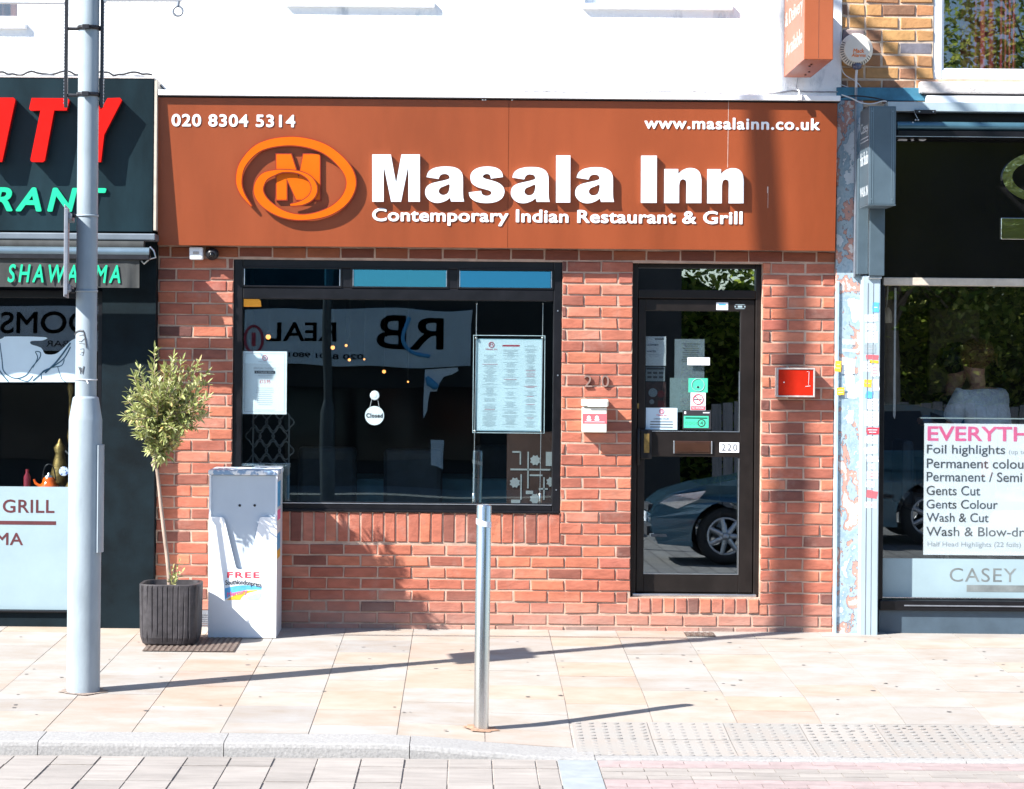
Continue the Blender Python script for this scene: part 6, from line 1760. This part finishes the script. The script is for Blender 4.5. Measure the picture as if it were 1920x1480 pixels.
# printed label: words and colour swirls
fr = -nd1 - .010
lm = MB()
a, b = q(168, 862), q(455, 1090)
lm.box(a[0], b[0], fr - .0007, fr - .0001, b[1], a[1], 0)
lm.shape([[q(*p) for p in cr([(172, 1000), (230, 985), (320, 975), (455, 985)], 4, False)] + [q(455, 1010), q(340, 1010), q(240, 1040), q(172, 1085)]], fr - .0012, fr - .0007, 1)
lm.shape([[q(*p) for p in cr([(185, 1088), (250, 1050), (330, 1020), (420, 1012)], 4, False)] + [q(*p) for p in cr([(420, 1018), (350, 1035), (310, 1060), (290, 1088)], 4, False)]], fr - .0017, fr - .0012, 2)
lm.shape([[q(*p) for p in cr([(340, 1075), (390, 1045), (450, 1038), (452, 1060), (430, 1088), (370, 1090)], 4)]], fr - .0015, fr - .0007, 6)
def lt(txt, x0, y0, x1, y1, m, dy, **kw):
    A, B = q(x0, y0), q(x1, y1); lm.text(txt, A[0], B[0], B[1], A[1], fr - dy - .0005, fr - dy, m, **kw)
lt("FREE", 190, 872, 440, 920, 3, .0010, bold=.03, space=1.2)
M4 = Matrix.Identity(4)
def bend(v):
    A, B = q(175, 0)[0], q(455, 0)[0]; t = (v[0] - A) / (B - A); return (v[0], v[1], v[2] - .012 * t + .012 * math.sin(t * math.pi))
t = MB(); A, B = q(176, 938), q(455, 990); t.text("Southlondonpress", A[0], B[0], B[1], A[1], fr - .0019, fr - .0014, 4, bold=.02, fn=bend); lm.add(t.v, t.f, 4)
def rise(v):
    A, B = q(190, 0)[0], q(345, 0)[0]; t = (v[0] - A) / (B - A); return (v[0], v[1], v[2] + .026 * t - .012)
t = MB(); A, B = q(190, 1018), q(345, 1064); t.text("Mercury", A[0], B[0], B[1], A[1], fr - .0028, fr - .0022, 5, bold=.02, fn=rise); lm.add(t.v, t.f, 5)
lm.build("printed_label", [pm("label_white", (.76, .82, .88), rough=.4, var=.04), M_skyblue, M_yellow, M_redink, M_ink, M_pinkink, M_paleblue], nb)
mb = MB(); xs_ = nx1 + .0002
for z0f, z1f, m in ((.78, .93, 0), (.70, .76, 1), (.52, .62, 0), (.47, .52, 2)): mb.box(xs_, xs_ + .0008, -nd1 + .02, -nd1 + .26, nz0 + (nzt - nz0) * z0f, nz0 + (nzt - nz0) * z1f, m)
mb.build("side_print", [M_skyblue, M_pinkink, M_yellow], nb)

# ================================================================ ACROSS THE STREET (seen in the window reflections)
OY = 18.5
def V(px, py): return W(px, py, -OY)
op = thing("opposite_shops", "low grey shop row across the street mirrored in the windows", "building", (0, -OY - 2, ROAD_Z))
roof = V(800, 516)[1]
mb = MB(); mb.box(-12, V(1180, 600)[0], -OY - 5, -OY, ROAD_Z - .2, roof)
mb.build("wall", M_opp, op)
xw1 = V(1700, 600)[0]
mb = MB(); mb.box(V(1180, 600)[0] + .004, V(1285, 600)[0], -OY - 5, -OY - .3, ROAD_Z - .2, roof + 1.2); mb.build("side_wall", M_opp, op)
mb = MB()
for x0, x1 in ((-11, -7.2), (-6.6, -3.2), (-2.6, 0.2)): mb.box(x0, x1, -OY, -OY + .03, ROAD_Z + .5, 1.35)
mb.build("dark_window", M_salonblack, op)
def opsign(name, label, px0, py0, px1, py1, words):
    a, b = V(px0, py0), V(px1, py1)
    t = thing(name, label, "shop sign", ((a[0] + b[0]) / 2, -OY, b[1]))
    m_ = MB(); m_.box(a[0], b[0], -OY + .002, -OY + .08, b[1], a[1], 0, .006); m_.build("panel", M_oppwhite, t)
    m_ = MB()
    for wd_, x0, y0, x1, y1, bold in words:
        A, B = V(x0, y0), V(x1, y1)
        tt_ = MB(); tt_.text(wd_, A[0], B[0], B[1], A[1], 0, .01, 0, bold=bold, flip=True)
        m_.add([(v[0], -OY + .081 + (.008 if v[1] < .005 else 0), v[2]) for v in tt_.v], tt_.f)
    m_.build("lettering", M_ink, t)
    return t
s1 = opsign("opposite_sign", "white estate agent sign across the street mirrored in the shop window", 458, 578, 884, 688, [("REAL", 500, 603, 634, 640, .012), ("RB", 705, 592, 830, 652, .012), ("020 8301 9801", 540, 662, 680, 673, .02)])
mb = MB(); c = V(476, 636)
mb.tube([(c[0] + .13 * math.cos(q * math.pi / 14), -OY + .085, c[1] + .2 * math.sin(q * math.pi / 14)) for q in range(28)], .022, 6, closed=True)
mb.box(c[0] - .03, c[0] + .03, -OY + .081, -OY + .09, c[1] - .1, c[1] + .1)
mb.build("round_mark", M_redink, s1)
mb = MB(); mb.tube(cr([(*[V(768, 595)[0]], -OY + .088, V(768, 595)[1]), (V(755, 630)[0], -OY + .088, V(755, 630)[1]), (V(770, 655)[0], -OY + .088, V(770, 655)[1]), (V(805, 664)[0], -OY + .088, V(805, 664)[1])], 5, False), .03, 6); mb.build("blue_swoosh", M_skyblue, s1)
opsign("opposite_sign", "grey white rooms sign across the street mirrored in the kebab window", -200, 570, 190, 660, [("ROOMS", 5, 582, 210, 628, .012), ("& BAR", 90, 640, 150, 652, .0)])
a, b = V(797, 690), V(902, 880)
op_p = thing("opposite_poster", "white window poster with dark letter and blue swoosh across the street", "poster", ((a[0] + b[0]) / 2, -OY, b[1]))
pol = [(797, 690), (860, 690), (862, 697), (850, 704), (834, 708), (827, 720), (822, 737), (809, 737), (806, 752), (804, 772), (797, 786)]
mb = MB(); mb.shape([[V(*p) for p in pol]], -OY + .032, -OY + .05); mb.shape([[V(*p) for p in ((810, 826), (836, 827), (833, 881), (822, 876), (811, 874))]], -OY + .032, -OY + .05); mb.build("sheet", pm("bright_poster", (.9, .92, .95), rough=.5, var=.02), op_p)
mb = MB(); q1 = [V(*p) for p in ((801, 706), (808, 718), (820, 728), (824, 730))]
mb.tube([(p[0], -OY + .056, p[1]) for p in q1], [.03, .07, .06, .02], 6); mb.build("swoosh", M_skyblue, op_p)
M_farpost = pm('dark_grey_post', (.05, .055, .06), rough=.4, var=.1)
# second lamp post by the far kerb
fx = (615 - VX) * (CAM_D + 15.4) / FPX
fp = thing("lamp_post", "slim grey lamp post across the street mirrored in the window", "lamp post", (fx, -15.4, ROAD_Z))
zj = CAM_H - (775 - VY) * (CAM_D + 15.4) / FPX
mb = MB(); mb.lathe(fx, -15.4, [(.10, ROAD_Z), (.10, zj), (.062, zj + .15)], 24); mb.build("base_section", M_farpost, fp)
mb = MB(); mb.lathe(fx, -15.4, [(.060, zj + .1), (.05, 8)], 24); mb.build("shaft", M_farpost, fp)
# parked car
CY = 10.8; KC = (CAM_D + CY) / FPX
def U(px, py): return (px - VX) * KC, CAM_H - (py - VY) * KC
wx, wz = U(1352, 1000)
wr_ = .31; wz = ROAD_Z + wr_
wx2 = wx + 2.2
car = thing("parked_car", "blue grey hatchback parked across the road, mirrored in the door glass", "car", (wx + 1.2, -CY, ROAD_Z))
g0 = ROAD_Z
side = [(-.72, .22), (-.78, .36), (-.80, .50), (-.74, .64), (-.60, .75), (-.25, .86), (.25, .95), (.42, 1.0), (.95, 1.38), (1.35, 1.50), (2.0, 1.50), (2.55, 1.38), (2.80, 1.02), (2.87, .80), (2.89, .45), (2.80, .24), (2.60, .20)]
def arch(cx): return [(cx + .37 * math.cos(R_(a)), .31 + .37 * math.sin(R_(a))) for a in range(-18, 199, 12)]
prof_ = side + arch(2.2) + arch(0.0)
prof_ = [(a, b) for a, b in prof_]
hwid = .84
def carx(v): return v
outer = [(wx + a, g0 + b) for a, b in prof_]
mb = MB(); mb.shape([outer], -CY - hwid, -CY + hwid)
# taper the glasshouse inward
mb.v = [(v[0], -CY + (v[1] + CY) * (1 - .20 * smooth((v[2] - g0 - .9) / .6) - .10 * smooth((wx - .25 - v[0]) / .5)), v[2]) for v in mb.v]
mb.build("body", M_carpaint, car)
yn = -CY + hwid
def inset(z): return (1 - .20 * smooth((z - g0 - .9) / .6))
mb = MB()
for P in ([(.62, 1.03), (1.0, 1.34), (1.36, 1.43), (1.42, 1.03)], [(1.48, 1.03), (1.45, 1.43), (2.1, 1.43), (2.2, 1.03)], [(2.28, 1.03), (2.2, 1.42), (2.42, 1.33), (2.55, 1.05)]):
    t = MB(); t.shape([[(wx + a, g0 + b) for a, b in P]], 0, .004); mb.add([(v[0], -CY + hwid * inset(v[2]) + .004 + v[1], v[2]) for v in t.v], t.f)
mb.build("side_window", M_salonblack, car)
for cx in (wx, wx2):
    for sgn in (1, -1):
        yc = -CY + sgn * (hwid - .09)
        t = MB(); t.tube([(cx + .245 * math.cos(q * math.pi / 16), yc, wz + .245 * math.sin(q * math.pi / 16)) for q in range(32)], .068, 10, closed=True); wh = t.build("wheel", M_tyre, car)
        t = MB(); yo = yc + sgn * .045
        t.tube([(cx + .195 * math.cos(q * math.pi / 16), yo, wz + .195 * math.sin(q * math.pi / 16)) for q in range(32)], .016, 6, closed=True)
        for q in range(7):
            a = 2 * math.pi * q / 7; t.tube([(cx + .04 * math.cos(a), yo + sgn * .015, wz + .04 * math.sin(a)), (cx + .19 * math.cos(a), yo, wz + .19 * math.sin(a))], [.035, .026], 6)
        t.ball((cx, yo + sgn * .01, wz), .05, 10); t.build("rim", M_rim, wh)
mb = MB(); t = [( -.70, .66), (-.55, .745), (-.22, .80), (-.30, .70), (-.52, .60)]
mb.shape([[(wx + a, g0 + b) for a, b in t]], 0, .03); mb.v = [(v[0], -CY + (hwid) * (1 - .10 * smooth((wx - .25 - v[0]) / .5)) - .012 + v[1], v[2]) for v in mb.v]; mb.build("headlight", M_lens, car)
mb = MB(); mb.shape([[(wx + 2.72, g0 + .95), (wx + 2.80, g0 + .95), (wx + 2.86, g0 + .74), (wx + 2.72, g0 + .74)]], yn - .02, yn + .006); mb.build("tail_light", M_taillight, car)
mb = MB(); mb.box(wx - .80, wx - .42, yn - .2, yn - .06, g0 + .30, g0 + .33); mb.box(wx - .815, wx - .80, -CY - .25, -CY + .25, g0 + .44, g0 + .54, 1); mb.ball((wx - .62, yn - .105, g0 + .40), .035, 10, 1); mb.box(wx + .55, wx + .68, yn - .04, yn + .12, g0 + 1.0, g0 + 1.12, 2, .03)
mb.build("trim", [M_galv, M_white, M_carpaint], car)
mb = MB()
for P, y0_, y1_ in ([(.44, 1.012), (.94, 1.372), (.955, 1.350), (.475, 1.0)], -.60, .60),:
    mb.shape([[(wx + p, g0 + q) for p, q in P]], -CY + y0_, -CY + y1_)
mb.v = [(v[0] - .012, v[1], v[2] + .016) for v in mb.v]; mb.build("windscreen", M_salonblack, car)
mb = MB()
for px0 in (.60, 1.46): mb.tube([(wx + px0, yn + .001, g0 + .36), (wx + px0 - .03, yn + .001, g0 + .7), (wx + px0, yn + .001, g0 + .98)], .006, 5)
mb.box(wx + .42, wx + 1.80, yn - .002, yn + .010, g0 + .50, g0 + .54)
mb.build("door_seam", M_ink, car)
mb = MB(); mb.box(wx - .82, wx - .74, -CY - .5, -CY + .5, g0 + .30, g0 + .40); mb.box(wx - .80, wx - .73, -CY - .4, -CY + .4, g0 + .56, g0 + .63); mb.build("grille", M_ink, car)
mb = MB(); mb.ball((wx - .47, yn - .075, g0 + .69), .05, 12, 0, (1.2, .5, 1)); mb.ball((wx - .58, yn - .085, g0 + .665), .04, 12, 0, (1.2, .5, 1)); mb.build("lamp_reflector", M_mirror, car)
mb = MB(); mb.box(wx + .85, wx + .99, yn - .002, yn + .018, g0 + .83, g0 + .855, 0, .004); mb.build("door_handle", M_galv, car)
# far street trees
def big_tree(x, y, h, cr_, seed, label):
    t = thing("street_tree", label, "tree", (x, y, ROAD_Z), "leafy trees across the street")
    random.seed(seed)
    m_ = MB(); m_.tube(cr([(x, y, ROAD_Z), (x + .05, y, h * .25), (x - .05, y, h * .45), (x, y, h * .75)], 4, False), [.16 - .009 * q for q in range(13)], 10)
    l_ = MB()
    for b in range(95):
        th, ph = random.uniform(0, 6.28), random.uniform(-.9, 1.3)
        rr_ = cr_ * random.uniform(.45, 1.0)
        c = Vector((x + rr_ * math.cos(th) * math.cos(ph), y + rr_ * math.sin(th) * math.cos(ph), h * .58 + (h * .42 / cr_) * rr_ * math.sin(ph)))
        m_.tube([(x, y, h * random.uniform(.3, .6)), tuple((Vector((x, y, h * .5)) + c) / 2), tuple(c)], [.04, .025, .008], 5)
        for q in range(150):
            p = c + Vector((random.gauss(0, .40), random.gauss(0, .40), random.gauss(0, .34)))
            e = Vector((random.uniform(-1, 1), random.uniform(-1, 1), random.uniform(-1, .4))).normalized() * random.uniform(.10, .17)
            s_ = e.cross(Vector((random.uniform(-1, 1), random.uniform(-1, 1), 1))).normalized() * random.uniform(.035, .055)
            l_.add([p, p + e * .5 + s_, p + e, p + e * .5 - s_], [(0, 1, 2, 3)])
    m_.build("trunk", M_bark, t); l_.build("crown", M_leafdark, t)
big_tree(6.4, -20.6, 7.2, 2.2, 3, "nearest leafy tree behind the parked car, mirrored in the door")
big_tree(9.2, -20.9, 8.6, 2.5, 5, "broad leafy tree across the street mirrored in the salon window")
big_tree(12.4, -21.4, 9.4, 2.8, 8, "tallest front leafy tree mirrored in upper right window")
random.seed(99)
hg = MB()
for q in range(42000):
    p = Vector((random.uniform(3.2, 17), random.uniform(-22.6, -21.4), ROAD_Z + 6.4 * random.random() ** .8 + .25 * math.sin(q * 12.9)))
    e = Vector((random.uniform(-1, 1), random.uniform(-1, 1), random.uniform(-1, .5))).normalized() * random.uniform(.11, .19)
    s_ = e.cross(Vector((random.uniform(-1, 1), random.uniform(-1, 1), 1))).normalized() * random.uniform(.035, .06)
    hg.add([p, p + e * .5 + s_, p + e, p + e * .5 - s_], [(0, 1, 2, 3)])
hob = tag(hg.build("hedge", M_leafdark, None, (10, -22, ROAD_Z)), "tall dense green hedge across the street behind the board fence", "hedge")
mb = MB(); vs = []; fs = []
for i in range(57):
    for k in range(22): vs.append((2.9 + i * .25, -22.9 + random.uniform(-.12, .12), ROAD_Z - .05 + k * .155 + (.0 if k < 21 else random.uniform(-.3, .1))))
n0 = len(vs); vs += [(v[0], v[1] - .5, v[2]) for v in vs]
for i in range(56):
    for k in range(21):
        q = i * 22 + k; fs.append((q, q + 22, q + 23, q + 1)); fs.append((n0 + q, n0 + q + 1, n0 + q + 23, n0 + q + 22))
mb.add(vs, fs); mb.build("sky_blocking_core", pm("dark_hedge_core", (.035, .055, .012), rough=1, var=.6, scale=7, bump=.05, bscale=9), hob)  # solid core added to block bright sky showing between the hedge leaves
mb = MB()
for q in range(60): mb.box(3.6 + q * .16, 3.74 + q * .16, -19.3, -19.27, ROAD_Z, 1.15 + .02 * (q % 3))
mb.box(3.6, 13.2, -19.35, -19.301, .3, .4); mb.box(3.6, 13.2, -19.35, -19.301, .9, 1.0)
tag(mb.build("board_fence", pm("grey_weathered_boards", (.26, .22, .20), rough=.9, var=.25, scale=4, stretch=(6, 6, .5)), None, (8, -19.3, ROAD_Z)), "grey board fence across the street mirrored in the salon window", "fence")
